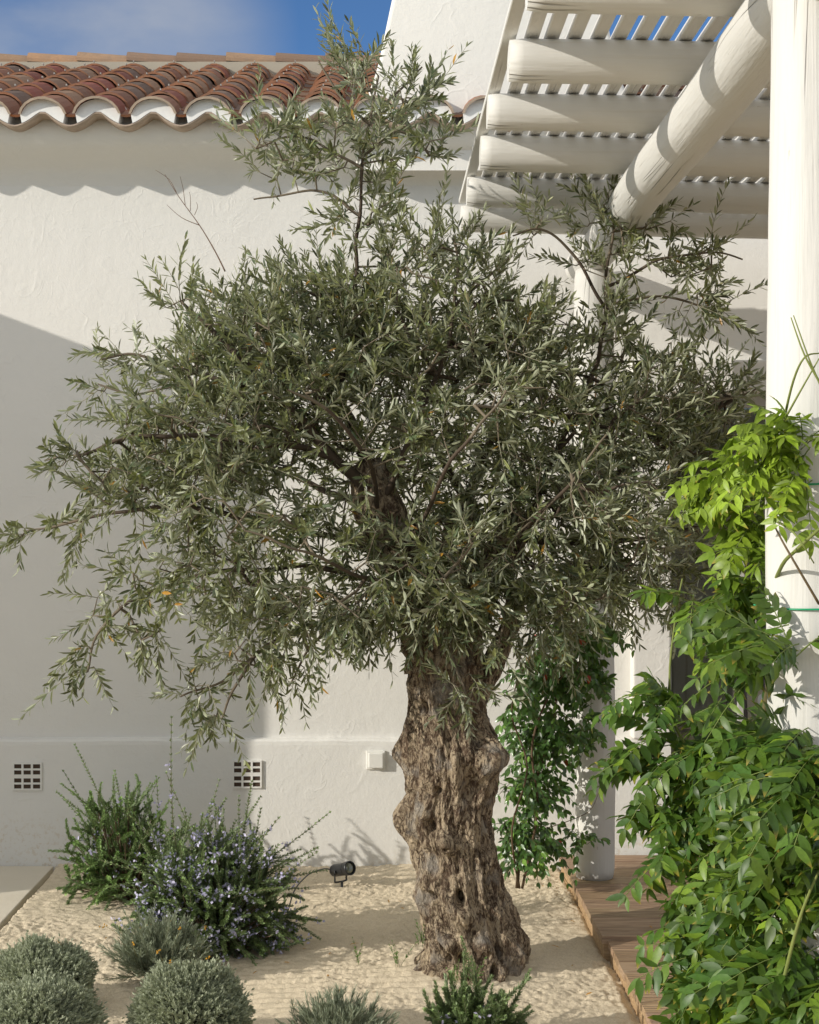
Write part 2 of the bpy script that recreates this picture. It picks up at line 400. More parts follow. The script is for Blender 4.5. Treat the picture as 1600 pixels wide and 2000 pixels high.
# ------------------------------------------------------------------ house
HX0, HX1, WY = -6.0, 6.2, 7.6
house = root('house', (0, WY, 0), 'whitewashed house with a terracotta tiled roof, wavy eaves and a broad flared chimney', 'house')
DX0, DX1, DZ = 1.412, 2.36, 2.30
PT = .63
def wall_mesh(y, z0, z1, x0, x1, thick, hole=None, name='wall'):
    gx = sorted(set([x0, x1] + ([hole[0], hole[1]] if hole else []))); gz = sorted(set([z0, z1] + ([z for z in hole[2:4] if z0 < z < z1] if hole else [])))
    mb = MB()
    for a, b in zip(gx[:-1], gx[1:]):
        for c, d in zip(gz[:-1], gz[1:]):
            if hole and a >= hole[0]-1e-6 and b <= hole[1]+1e-6 and c >= hole[2]-1e-6 and d <= hole[3]+1e-6: continue
            mb.add([(a, y, c), (b, y, c), (b, y, d), (a, y, d)], [[0, 1, 2, 3]])
    mb.add([(x0, y, z1), (x1, y, z1), (x1, y+thick, z1), (x0, y+thick, z1)], [[0, 1, 2, 3]])
    mb.add([(x0, y, z0), (x0, y, z1), (x0, y+thick, z1), (x0, y+thick, z0)], [[0, 1, 2, 3]])
    mb.add([(x1, y, z0), (x1, y+thick, z0), (x1, y+thick, z1), (x1, y, z1)], [[0, 1, 2, 3]])
    if hole:
        h0, h1, c, d = hole; c = max(c, z0); d = min(d, z1)
        mb.add([(h0, y, c), (h0, y, d), (h0, y+.28, d), (h0, y+.28, c)], [[0, 1, 2, 3]])
        mb.add([(h1, y, c), (h1, y+.28, c), (h1, y+.28, d), (h1, y, d)], [[0, 1, 2, 3]])
        if hole[3] < z1: mb.add([(h0, y, d), (h1, y, d), (h1, y+.28, d), (h0, y+.28, d)], [[0, 1, 2, 3]])
    return mb
wall_mesh(WY, -.1, 3.56, HX0, HX1, 5.0, (DX0, DX1, .05, DZ)).build('wall', M['plaster'], house)
# plinth with softly rounded, slightly wavering top edge
def plinth(x0, x1):
    n = int((x1-x0)/.03)+1; xs = np.linspace(x0, x1, n); prof = [(-.04, -.08), (-.04, .2), (-.04, PT-.03), (-.038, PT-.012), (-.03, PT-.002), (-.016, PT), (.002, PT+.004)]
    V = []
    for x in xs:
        w = float(perlin(x*2.1, 3, 0))*.004+float(perlin(x*11, 3, 0))*.0035
        for (dy, z) in prof: V.append((x, WY+dy, z + (w if z > .5 else 0)))
    m = len(prof); Fc = [[i*m+k, (i+1)*m+k, (i+1)*m+k+1, i*m+k+1] for i in range(n-1) for k in range(m-1)]
    Fc += [[k for k in range(m)], [(n-1)*m+k for k in range(m)][::-1]]
    return V, Fc
mb = MB(); mb.add(*plinth(HX0, DX0)); mb.add(*plinth(DX1, HX1)); mb.build('plinth', M['plaster'], house)
# door surround: shallow pilasters and lintel
mb = MB(); mb.box(1.222, DX0-.003, WY-.075, WY+.01, PT+.002, 2.46); mb.box(DX0-.003, DX1+.003, WY-.075, WY+.01, DZ+.003, 2.46); mb.box(DX1+.003, 2.55, WY-.075, WY+.01, PT+.002, 2.46)
ds = mb.build('door_surround', M['plaster'], house); b_ = ds.modifiers.new('b', 'BEVEL'); b_.width = .012; b_.segments = 3
# glazed door
dy = WY+.12
mb = MB(); mb.box(DX0+.002, DX0+.018, dy-.03, dy+.04, .10, DZ-.002); mb.box(DX1-.03, DX1-.002, dy-.03, dy+.04, .10, DZ-.002); mb.box(DX0+.018, DX1-.03, dy-.03, dy+.04, DZ-.06, DZ-.002)
mb.box(1.765, 1.80, dy-.03, dy+.04, .101, DZ-.061); mb.box(DX0+.018, 1.765, dy-.02, dy+.03, .102, .19); mb.box(1.80, DX1-.03, dy-.02, dy+.03, .102, .19)
mb.box(DX0+.0, DX1, WY-.06, dy+.05, .05, .10)
door = mb.build('door', M['frame'], house); b_ = door.modifiers.new('b', 'BEVEL'); b_.width = .003
for a, b in ((DX0+.018, 1.765), (1.80, DX1-.03)):
    MB().box(a, b, dy, dy+.006, .19, DZ-.06).build('glass', M['glass'], door)
MB().box(DX0+.02, DX1-.03, dy+.045, dy+.05, .101, DZ-.061).build('reflection_sheet', M['reflection_sheet'], door)  # added beige sheet behind the panes, coloured like the reflection in them
mb = MB(); mb.add(*tube_poly([(1.84, dy-.03, 1.10), (1.84, dy-.07, 1.10), (1.845, dy-.075, 1.10), (1.95, dy-.075, 1.10)], .009, 10)[:2]); mb.box(1.825, 1.855, dy-.035, dy-.028, 1.0, 1.2)
mb.build('handle', M['steel'], door, smooth=False)
# ventilation grilles
def vent(px, py, w, h, rnd):
    cx, _, cz = W(px, py, WY-.04); y = WY-.04; mb = MB(); fr = .008
    x0, x1, z0, z1 = cx-w/2, cx+w/2, cz-h/2, cz+h/2; yf = y-.010
    cw = (w-2*fr-2*.010)/3; gaps = (.009, .018, .009); chh = (h-2*fr-sum(gaps))/4
    xsr = [x0+fr+i*(cw+.010) for i in range(3)]
    zs_ = []; z = z0+fr
    for i in range(4): zs_.append(z); z += chh + (gaps[i] if i < 3 else 0)
    mb.box(x0, x0+fr, yf, y+.002, z0, z1); mb.box(x1-fr, x1, yf, y+.002, z0, z1)
    for i in range(2): mb.box(xsr[i]+cw, xsr[i+1], yf, y+.002, z0, z1)
    lv = [(z0, z0+fr)]+[(zs_[i]+chh, zs_[i+1]) for i in range(3)]+[(z1-fr, z1)]
    for (a, b) in lv:
        for k in range(3): mb.box(xsr[k], xsr[k]+cw, yf+.0005, y+.002, a, b)
    v = mb.build('vent_grille', M['plaster'], house)
    MB().box(x0+.003, x1-.003, y-.0035, y-.0015, z0+.003, z1-.003).build('vent_shade_panel', M['dark'], v)  # flat dark panel, the shade inside the holes is in its colour
vent(54, 1516, .142, .134, 0); vent(483, 1512, .142, .134, 1)

# roof ------------------------------------------------------------
TH = R_(19); EY = 7.25; EZ = 3.560; PITCH = .257
U_ = np.array([0, math.cos(TH), math.sin(TH)]); N_ = np.array([0, -math.sin(TH), math.cos(TH)])
def tile_geo(cx, s0, ln, w0, h0, o0, w1, h1, o1, up, tint, mb, th=.0115, edge=(.40, .17, .085), rr=None):
    nph = 10; ph = np.linspace(-1, 1, nph)*R_(78); c78 = math.cos(R_(78))
    rows = []
    for (s, w, h, o) in ((s0, w0, h0, o0), (s0+ln*.5, (w0+w1)/2, (h0+h1)/2, (o0+o1)/2), (s0+ln, w1, h1, o1)):
        for t in (0, th):
            x = cx + (w - t)*np.sin(ph)/math.sin(R_(78)); n = (h - (t if up else t))*(np.cos(ph)-c78)/(1-c78)
            n = o + (n if up else (h - n) - h + 0) if up else o - n
            rows.append(np.array([EYO + U_*s + N_*v + np.array([xx, 0, 0]) for xx, v in zip(x, n)]))
    V = np.concatenate(rows); Fo = []
    def strip(a, b, flip):
        for i in range(nph-1):
            f = [a*nph+i, a*nph+i+1, b*nph+i+1, b*nph+i]; Fo.append(f[::-1] if flip else f)
    strip(0, 2, not up); strip(2, 4, not up); strip(1, 3, up); strip(3, 5, up)
    mb.add(V, Fo, tint, 0)
    # front edge
    V2 = np.concatenate([rows[0], rows[1]]) ; mb.add(V2, [[i, nph+i, nph+i+1, i+1] if up else [i, i+1, nph+i+1, nph+i] for i in range(nph-1)], edge, 0)
    V3 = np.array([rows[0][0], rows[1][0], rows[5][0], rows[4][0], rows[0][-1], rows[1][-1], rows[5][-1], rows[4][-1]]); mb.add(V3, [[0, 1, 2, 3], [4, 7, 6, 5]], edge, 0)
EYO = np.array([0, EY, EZ])
tr = np.random.RandomState(4)
def tcol():
    k = tr.rand()
    if k < .34: c = np.array([.235, .115, .075])
    elif k < .68: c = np.array([.150, .105, .085])
    elif k < .88: c = np.array([.300, .190, .125])
    else: c = np.array([.24, .075, .055])
    return tuple(np.clip(c*tr.uniform(.8, 1.25), 0, 1))
PX0 = (82+.0-CX)*EY/F   # a crest sits at photo column 82
k0 = int(math.floor((-3.2-PX0)/PITCH)); k1 = int(math.ceil((HX1-PX0)/PITCH))
ROW = .325; NR = 10; CHX = (-.02, 1.14)
covers = MB(); pans = MB(); hooks = MB()
for k in range(k0, k1):
    cx = PX0 + k*PITCH
    for r in range(NR):
        s0 = r*ROW - (0 if r else 0); ln = .40 if r < NR-1 else .2
        jx = tr.normal(0, .003)
        if r > 0 and CHX[0] < cx < CHX[1] and r < 3: pass
        tile_geo(cx+jx*1.6, s0+tr.normal(0, .004), ln, .112 if r == 0 else .102, .079 if r == 0 else .076, .014+tr.normal(0, .0018), .089, .067, .003, True, tcol(), covers, edge=(.50, .40, .31) if r == 0 else (.37, .175, .10))
        if r > 0:
            c = EYO + U_*(s0+.004) + N_*(.100) + np.array([cx+jx, 0, 0])
            covers.box(c[0]-.003, c[0]+.003, c[1]-.008, c[1]+.012, c[2]-.006, c[2]+.003, (1, 1, 1), 1)
    cx2 = cx + PITCH/2
    for r in range(NR):
        tile_geo(cx2, r*ROW+(0.03 if r == 0 else -.05), .42, .078, .056, .050, .070, .050, .036, False, tcol(), pans)
roof = covers.build('roof', None, house, smooth=False, mats=[M['tile'], M['steel']])
pans.build('pan_tiles', M['tile'], roof)
# under-sheet so that nothing shows between tiles, and rear slope
L_ = NR*ROW
e0 = EYO + U_*.12 - N_*.03; e1 = EYO + U_*L_ - N_*.03
mb = MB(); mb.add([(HX0, e0[1], e0[2]), (HX1, e0[1], e0[2]), (HX1, e1[1], e1[2]), (HX0, e1[1], e1[2])], [[0, 1, 2, 3]])
mb.add([(HX0, e1[1], e1[2]+.04), (HX1, e1[1], e1[2]+.04), (HX1, e1[1]+3.2, e1[2]-1.1), (HX0, e1[1]+3.2, e1[2]-1.1)], [[0, 1, 2, 3]])
mb.build('roof_deck', M['mortar'], roof)
# corbel course under the eave: a wavy row of tiles
mb = MB(); xx = np.arange(k0*PITCH+PX0-PITCH/2, HX1, PITCH/16)
def wave(x):
    u = ((x-PX0)/PITCH) % 1.0; u = abs(u*2-1)            # 0 at trough, 1 at crest
    u = 1-u; u = 1-u
    return u
V = []
prof = []
for x in xx:
    u = abs((((x-PX0)/PITCH+.5) % 1.0)*2-1)              # 0 at crest ... 1 at trough
    v = 1-u                                               # 1 crest
    z = 3.524 + .060*min(v, .86)**1.7/(.86**1.7)
    prof.append((x, z))
ysx = [(EY+.012, 0), (EY+.07, -.001), (EY+.20, -.002)]
n = len(prof); Vt = []; 
for (y, dz) in ysx: Vt += [(x, y, z+dz) for x, z in prof]
for (y, dz) in ysx: Vt += [(x, y, z+dz-.008) for x, z in prof]
Fc = []
for a in range(2):
    for i in range(n-1):
        Fc.append([a*n+i, a*n+i+1, (a+1)*n+i+1, (a+1)*n+i]); b = 3*n
        Fc.append([b+a*n+i, b+(a+1)*n+i, b+(a+1)*n+i+1, b+a*n+i+1])
for i in range(n-1): Fc.append([i, 3*n+i, 3*n+i+1, i+1])
tt_ = np.array([(.55, .44, .35)]*len(Vt)); 
sh = .82+.36*np.abs(perlin(np.array(Vt)[:, 0]/PITCH*1.0, 2.2, 0)); mb.add(Vt, Fc, tt_*sh[:, None])
mb.build('eave_course', M['tile'], roof, smooth=True)
# plastered cove carrying the eave
cp = [(7.40, 3.60), (7.37, 3.575), (7.360, 3.54), (7.362, 3.510), (7.378, 3.480), (7.42, 3.452), (7.49, 3.425), (7.55, 3.395), (7.585, 3.36), (7.60, 3.31)]
xx2 = np.arange(HX0, HX1+.01, .05); V = []
for x in xx2:
    for i_, (y, z) in enumerate(cp):
        w_ = float(perlin(x*2.3, y*3, 4))*.006; V.append((x, y+w_*(0 if i_ > 8 else 1), z+w_*.5))
m = len(cp); MB().add(V, [[i*m+k, i*m+k+1, (i+1)*m+k+1, (i+1)*m+k] for i in range(len(xx2)-1) for k in range(m-1)]).build('cornice', M['plaster'], house, smooth=True)
# whitewashed mortar arches closing the cover tiles
mb = MB()
for k in range(k0, k1):
    cx = PX0+k*PITCH; nph = 12; w = .104; ph = np.linspace(-1, 1, nph)
    top = []; bot = []
    for t in ph:
        x = w*math.sin(t*R_(78))/math.sin(R_(78)); h = (.079-.0115)*(math.cos(t*R_(78))-math.cos(R_(78)))/(1-math.cos(R_(78)))
        top.append((cx+x, EZ+.014+h-.001))
        xb = x*.92 ; v = 1-abs((((cx+xb-PX0)/PITCH+.5) % 1.0)*2-1); bot.append((cx+xb, 3.524+.060*min(v, .86)**1.7/(.86**1.7)+.001))
    V = []
    for y in (EY+.010, EY+.25): V += [(x, y, z+(y-EY)*.27) for x, z in top] + [(x, y, z) for x, z in bot]
    Fo = [[i, nph+i, nph+i+1, i+1] for i in range(nph-1)] + [[2*nph+i, 2*nph+i+1, 3*nph+i+1, 3*nph+i] for i in range(nph-1)]
    Fo += [[0, 2*nph, 3*nph, nph], [nph-1, 2*nph-1, 4*nph-1, 3*nph-1]]
    mb.add(V, Fo)
mb.build('mortar_infill', M['eavewhite'], roof)
# ridge
RY = EYO[1] + U_[1]*L_; RZ = EYO[2] + U_[2]*L_
mb = MB(); xr = -3.6; i = 0
ridge = MB()
while xr < HX1:
    ln = .325; a0, a1 = .105, .092; nph = 12; V = []
    lift = .012+tr.uniform(0, .006)
    for (x, rr, dz) in ((xr, a0, lift), (xr+ln+.03, a1, 0)):
        for t in (0, .013):
            for p_ in np.linspace(0, math.pi, nph): V.append((x, RY-(rr-t)*math.cos(p_), RZ+.045+dz+(rr-t)*.78*math.sin(p_)))
    Fo = []
    for i in range(nph-1):
        Fo += [[i, i+1, 2*nph+i+1, 2*nph+i], [nph+i, 3*nph+i, 3*nph+i+1, nph+i+1], [i, nph+i, nph+i+1, i+1]]
    cc = np.array([(.40, .24, .14), (.26, .17, .12), (.34, .22, .14)][tr.randint(3)])*tr.uniform(.85, 1.15)
    ridge.add(V, Fo, tuple(cc)); xr += ln
ridge.build('ridge_tiles', M['tile'], roof)
MB().box(-3.6, HX1, RY-.10, RY+.10, RZ-.10, RZ+.055).build('ridge_mortar', M['mortar'], roof)
# chimney with flared sides
prof = [(-.115, 3.35), (-.075, 3.62), (-.052, 3.715), (-.022, 3.79), (.002, 3.875), (.030, 4.01), (.063, 4.166), (.10, 4.36), (.14, 4.6), (.19, 4.95), (.21, 5.3)]
CY0, CY1, CW = 7.43, 8.35, 1.13
V = []; rr = .022
for (x, z) in prof:
    a, b = x, CW - x + .0
    ring = []
    for (cxx, cyy, sx, sy) in ((a, CY0, 1, 1), (b, CY0, -1, 1), (b, CY1, -1, -1), (a, CY1, 1, -1)):
        pts = [(cxx+sx*rr*(1-math.cos(t)), cyy+sy*rr*(1-math.sin(t))) for t in np.linspace(0, math.pi/2, 5)]
        if (sx, sy) in ((-1, 1), (1, -1)): pts = pts[::-1]
        ring += pts
    V += [(p0, p1, z) for p0, p1 in ring]
m = 20; Fo = [[i*m+j, i*m+(j+1) % m, (i+1)*m+(j+1) % m, (i+1)*m+j] for i in range(len(prof)-1) for j in range(m)] + [[(len(prof)-1)*m+j for j in range(m)]]
ch = MB().add(V, Fo).build('chimney', M['plaster'], house, smooth=True)
MB().box(.13, 1.0, 7.36, 8.42, 5.30, 5.40).build('chimney_cap', M['plaster'], ch)
# side wing that shades the left of the wall
mb = MB(); mb.box(-7.5, -3.2, 6.27, 7.598, -.1, 3.2); mb.build('side_wing', M['plaster'], house)

gw = root('added_garden_wall', (2, -7, 0), 'plain unseen garden wall added behind the viewer to darken the door glass reflection', 'wall')  # unseen wall added for the glass to reflect, also blocks low sky
MB().box(-9, 13, -7.3, -7, -.1, 3.3).build('wall', m_plain('ochre_render', (.42, .36, .27), .9, .1, bd=.003), gw); MB().box(-9.05, 13.05, -7.36, -6.94, 3.3, 3.42).build('coping', M['stone'], gw)
# wall box
bx = root('wall_box', W(735, 1483, WY-.04), 'small square white plastic switch box on the plinth, left of the olive trunk', 'wall box')
cx, _, cz = W(734, 1484, WY-.04); y = WY-.04
o = MB().box(cx-.046, cx+.046, y-.012, y-.0005, cz-.046, cz+.046).build('back_plate', M['white'], bx); m_ = o.modifiers.new('b', 'BEVEL'); m_.width = .004; m_.segments = 2
o = MB().box(cx-.035, cx+.037, y-.034, y-.0125, cz-.036, cz+.037).build('cover', M['white'], bx); m_ = o.modifiers.new('b', 'BEVEL'); m_.width = .005; m_.segments = 2

# ------------------------------------------------------------------ deck
deck = root('wooden_deck', (.87, 6.2, 0), 'low brown timber deck of boards running along the house wall', 'deck')
mb = MB(); dr = np.random.RandomState(2)
def board(x0, y0, y1, z):
    c = np.array([1, 1, 1])*dr.uniform(.8, 1.15)*np.array([1, dr.uniform(.93, 1.02), dr.uniform(.88, 1.02)])
    mb.box(x0+dr.uniform(-.002, .002), 5.2, y0, y1-.004, z-.028, z+dr.uniform(-.0012, .0012), tuple(c))
y = 7.515
while y > 6.30: board(.866, y-.145+.0, y, .080); y -= .145
yl = y; board(.866, yl-.145, yl, .080); y = yl-.149
ylow = y
while y > 3.0: board(.885, y-.145, y, .066); y -= .145
mb.build('boards', M['deck'], deck)
mb = MB(); mb.box(.874, .898, yl-.145+.004, 7.50, -.04, .0515, (1.15, 1.1, .95)); mb.box(.90, 5.2, yl-.143, yl-.118, -.04, .0375, (.8, .75, .7)); mb.box(.895, .92, 3.0, yl-.16, -.06, .0375, (1.15, 1.1, .95))
mb.build('joists', M['deck'], deck)

# ------------------------------------------------------------------ pergola
PGX, PGY = .94, 3.4
perg = root('pergola', (PGX, PGY, .08), 'white painted pergola of round logs with a roof of narrow white slats', 'pergola')
def log(name, a, b, r, seed, seg=40, irregular=.012):
    a = np.array(a, float); b = np.array(b, float); L = np.linalg.norm(b-a); n = max(int(L/.04), 2)
    t = np.linspace(0, L, n); ph = np.arange(seg)*2*np.pi/seg
    PH, T = np.meshgrid(ph, t)
    rad = r*(1 + irregular*2.2*perlin(np.cos(PH)*.8+seed*7.7, np.sin(PH)*.8, T*1.5) + irregular*.9*perlin(np.cos(PH)*3+seed, np.sin(PH)*3, T*7))
    endr = np.minimum(1, .93+.07*np.minimum(T, L-T)/.012); rad = rad*endr
    cx = .012*perlin(T*.9, seed*3.1, 0)*min(L, 2)/2; cy = .012*perlin(T*.9, seed*3.1, 9)*min(L, 2)/2
    V = np.stack([rad*np.cos(PH)+cx, rad*np.sin(PH)+cy, T], -1).reshape(-1, 3)
    I = np.arange(n*seg).reshape(n, seg); J = np.roll(I, -1, 1)
    Fc = np.stack([I[:-1], J[:-1], J[1:], I[1:]], -1).reshape(-1, 4).tolist()
    Fc += [I[0][::-1].tolist(), I[-1].tolist()]
    me = bpy.data.meshes.new(name); me.from_pydata(V.tolist(), [], Fc); me.materials.append(M['wood'])
    sm = np.ones(len(Fc), bool); sm[-2:] = False; me.polygons.foreach_set('use_smooth', sm)
    o = bpy.data.objects.new(name, me); COL.objects.link(o); o.parent = perg
    q = Vector((b-a)/L).to_track_quat('Z', 'Y'); o.rotation_mode = 'QUATERNION'; o.rotation_quaternion = q
    o.location = Vector(a) - perg.location
    return o
log('post', (.94, 3.4, .08), (.94, 3.4, 2.90), .090, 1)
log('post', (.973, 7.06, .08), (.973, 7.06, 2.82), .089, 2)
log('post', (4.3, 3.4, .08), (4.3, 3.4, 2.76), .09, 3); log('post', (4.3, 7.06, .08), (4.3, 7.06, 2.76), .09, 4)
log('carrier_beam', (.937, 3.05, 2.896), (.977, 7.50, 2.896), .086, 5)
log('carrier_beam', (4.3, 3.05, 2.83), (4.3, 7.5, 2.83), .09, 6)
HB = CAMZ + 1.266
for i, yb in enumerate((455, 406, 332, 258, 160, 18)):
    d = F*1.266/(CY-yb); x0 = W([900, 912, 938, 952, 994, 1030][i], 0, d)[0]
    log('cross_log', (x0, d, HB+.065), (4.6, d+.0, HB+.065-.10), .063+.003*((i*7) % 3-1), 10+i)
log('cross_log', (.39, 3.33, HB+.07), (4.6, 3.33, HB-.03), .07, 20)
mesh0 = None
for i in range(66):
    x = .385 + i*.0640
    z = HB + .131 - (x-.4)*.0238
    o = MB().box(x-.0205, x+.0205, 3.05, 7.05, z, z+.022).build('slat', M['wood'], perg)
    # stretch grain along the slat: rotate local axes
    me = o.data
    c = Vector((x-perg.location[0], 3.05-perg.location[1], z-perg.location[2]))
    rot = Matrix.Rotation(R_(-90), 4, 'X')
    me.transform(rot.inverted() @ Matrix.Translation(-c)); o.matrix_local = Matrix.Translation(c + Vector((dr.normal(0, .0015), dr.normal(0, .004), 0))) @ rot @ Matrix.Rotation(dr.normal(0, .0006), 4, 'Y')
    bv = o.modifiers.new('b', 'BEVEL'); bv.width = .0025; bv.segments = 1

# ------------------------------------------------------------------ olive tree
OD = 5.9
tree = root('olive_tree', (.36, OD, 0), 'old olive tree with a thick gnarled trunk and wide grey-green crown', 'tree')
prof = np.array([(1130, 800, 940), (1200, 785, 945), (1250, 781, 938), (1300, 790, 945), (1350, 791, 938), (1400, 793, 955), (1440, 790, 975), (1470, 790, 982), (1500, 792, 978), (1540, 795, 970),
                 (1580, 788, 962), (1620, 795, 965), (1660, 812, 972), (1700, 815, 982), (1740, 814, 992), (1780, 815, 1010), (1820, 818, 1026), (1850, 820, 1032), (1880, 805, 1032), (1910, 782, 1022), (1960, 770, 1024)], float)
NZ, NA = 620, 420
pyv = np.linspace(1960, 1130, NZ); Lf = np.interp(pyv, prof[:, 0], prof[:, 1]); Rt = np.interp(pyv, prof[:, 0], prof[:, 2])
ker = np.ones(21)/21; Lf = np.convolve(np.pad(Lf, 10, 'edge'), ker, 'valid'); Rt = np.convolve(np.pad(Rt, 10, 'edge'), ker, 'valid')
cxm = (Lf+Rt)/2; hw = (Rt-Lf)/2*OD/F; cxw = (cxm-CX)*OD/F; zz = CAMZ-(pyv-CY)*OD/F
th = np.arange(NA)*2*np.pi/NA
TT, ZZ = np.meshgrid(th, zz); HWm = np.repeat(hw[:, None], NA, 1); 
ca, sa = np.cos(TT), np.sin(TT)
tw = TT + ZZ*1.1 + .35*np.sin(ZZ*5)
flute = np.abs(np.sin(tw*3.5+1.0*perlin(ZZ*2, sa, 1)))*.5 + .5*np.sin(tw*5+2)
base = np.clip((.45-ZZ)/.45, 0, 1)
rad = HWm - .014 + .005*(flute-.2)*(1+1.6*base)
rad += .024*perlin(ca*1.4+3, sa*1.4, ZZ*3.2)*(1+.4*base)
rad += .036*(.25-np.abs(perlin(ca*2.6+9, sa*2.6, ZZ*7)))*(1+.9*base)
rad += .017*np.abs(perlin(ca*6, sa*6, ZZ*9)) + .012*perlin(ca*5, sa*5, ZZ*8)*(1+1.0*base)
# stringy ridges running up the trunk
rd = np.abs(perlin(np.cos(tw)*9, np.sin(tw)*9, ZZ*3.5)); rad += .007*(.22-rd)
rd2 = np.abs(perlin(np.cos(tw)*22, np.sin(tw)*22, ZZ*13)); rad += .0055*(.22-rd2)
rad += .0045*perlin(ca*34, sa*34, ZZ*42)
def feature(px, py, sr, h, sx=1.0, sz=1.0):
    j = np.argmin(np.abs(pyv-py)); s = np.clip((px-cxm[j])*OD/F/hw[j], -1, 1)
    a0 = -math.acos(s) if True else 0                      # camera side is -Y: angle in (-pi,0)
    da = np.angle(np.exp(1j*(TT-a0)))*hw[j]; dz = ZZ-zz[j]
    dd = (da/(sr*sx))**2+(dz/(sr*sz))**2
    return (2.3*h if h > 0 and abs(s) < .8 else h*(1.5 if h < 0 else 1.1))*np.exp(-dd**1.3)
for f in [(790, 1470, .045, .030), (787, 1600, .06, .042, 1, 1.1), (800, 1530, .03, .012), (867, 1632, .038, .026), (950, 1470, .075, .034, 1, 1.0), (885, 1490, .012, .014, 1, 5), (830, 1600, .03, .01),
          (840, 1710, .05, .014), (895, 1765, .05, .018), (1010, 1850, .06, .028), (960, 1870, .04, .02), (850, 1880, .05, .018), (800, 1905, .05, .025), (900, 1870, .035, .016), (1000, 1800, .05, .012), (870, 1815, .035, .016), (935, 1820, .03, .014), (905, 1905, .04, .02), (985, 1905, .04, .02),
          (805, 1455, .014, -.045), (825, 1375, .016, -.05, 1, 1.5), (850, 1531, .011, -.035), (833, 1600, .017, -.055, 1, 1.3), (870, 1640, .008, -.022), (894, 1737, .020, -.065, .9, 1.4), (843, 1733, .013, -.045), (800, 1350, .012, -.03, 1, 3),
          (895, 1850, .02, -.045), (868, 1850, .014, -.03), (955, 1870, .014, -.05, 1, 2), (880, 1905, .016, -.03), (930, 1440, .03, -.025), (920, 1530, .018, -.02, 1, 3.5), (905, 1620, .012, -.014, 1, 5), (945, 1700, .012, -.012, 1, 5), (975, 1840, .012, -.035, 1, 2.2)]:
    rad += feature(*f)
Vt = np.stack([cxw[:, None]+rad*ca, OD+rad*.95*sa, ZZ], -1).reshape(-1, 3)
I = np.arange(NZ*NA).reshape(NZ, NA); J = np.roll(I, -1, 1)
tmb = MB(); tmb.add(Vt, np.stack([I[:-1], J[:-1], J[1:], I[1:]], -1).reshape(-1, 4)); tmb.F.append(I[-1].tolist()); tmb.M.append(0)

def thick(pts, r, seed, sides=28, sub=10, amp=.16):
    V, Fc, P, Rr = tube_poly(pts, r, sides, sub); n = len(P)
    C = np.repeat(P, sides, 0); d = V-C; rr_ = np.linalg.norm(d, axis=1, keepdims=True); dn = d/np.maximum(rr_, 1e-6)
    k = 1 + amp*2*perlin(dn[:, 0]*1.5+seed, dn[:, 1]*1.5, V[:, 2]*6+dn[:, 2])[:, None] + amp*.8*perlin(V[:, 0]*40+seed, V[:, 1]*40, V[:, 2]*14)[:, None]
    return C + d*k, Fc
def LP(lst): return [W(px, py, OD+dy) for (px, py, dy) in lst]
tmb.add(*thick(LP([(855, 1310, 0), (840, 1200, .02), (785, 1100, .03), (745, 1010, .0), (728, 950, -.01), (712, 905, .0)]), [.14, .115, .105, .09, .08, .055], 1))
tmb.add(*thick(LP([(872, 1320, 0), (886, 1230, 0), (925, 1160, .02), (985, 1080, .04), (1010, 1000, .08)]), [.13, .105, .085, .07, .05], 2))
tmb.add(*thick(LP([(870, 1340, .1), (880, 1220, .16), (890, 1100, .25), (910, 980, .33)]), [.11, .09, .075, .05], 3))
tmb.add(*thick(LP([(925, 1390, -.01), (945, 1330, .0), (975, 1270, .05), (1000, 1215, .1), (1010, 1140, .12)]), [.03, .042, .04, .036, .03], 4))
tmb.build('trunk', M['bark'], tree, smooth=True)

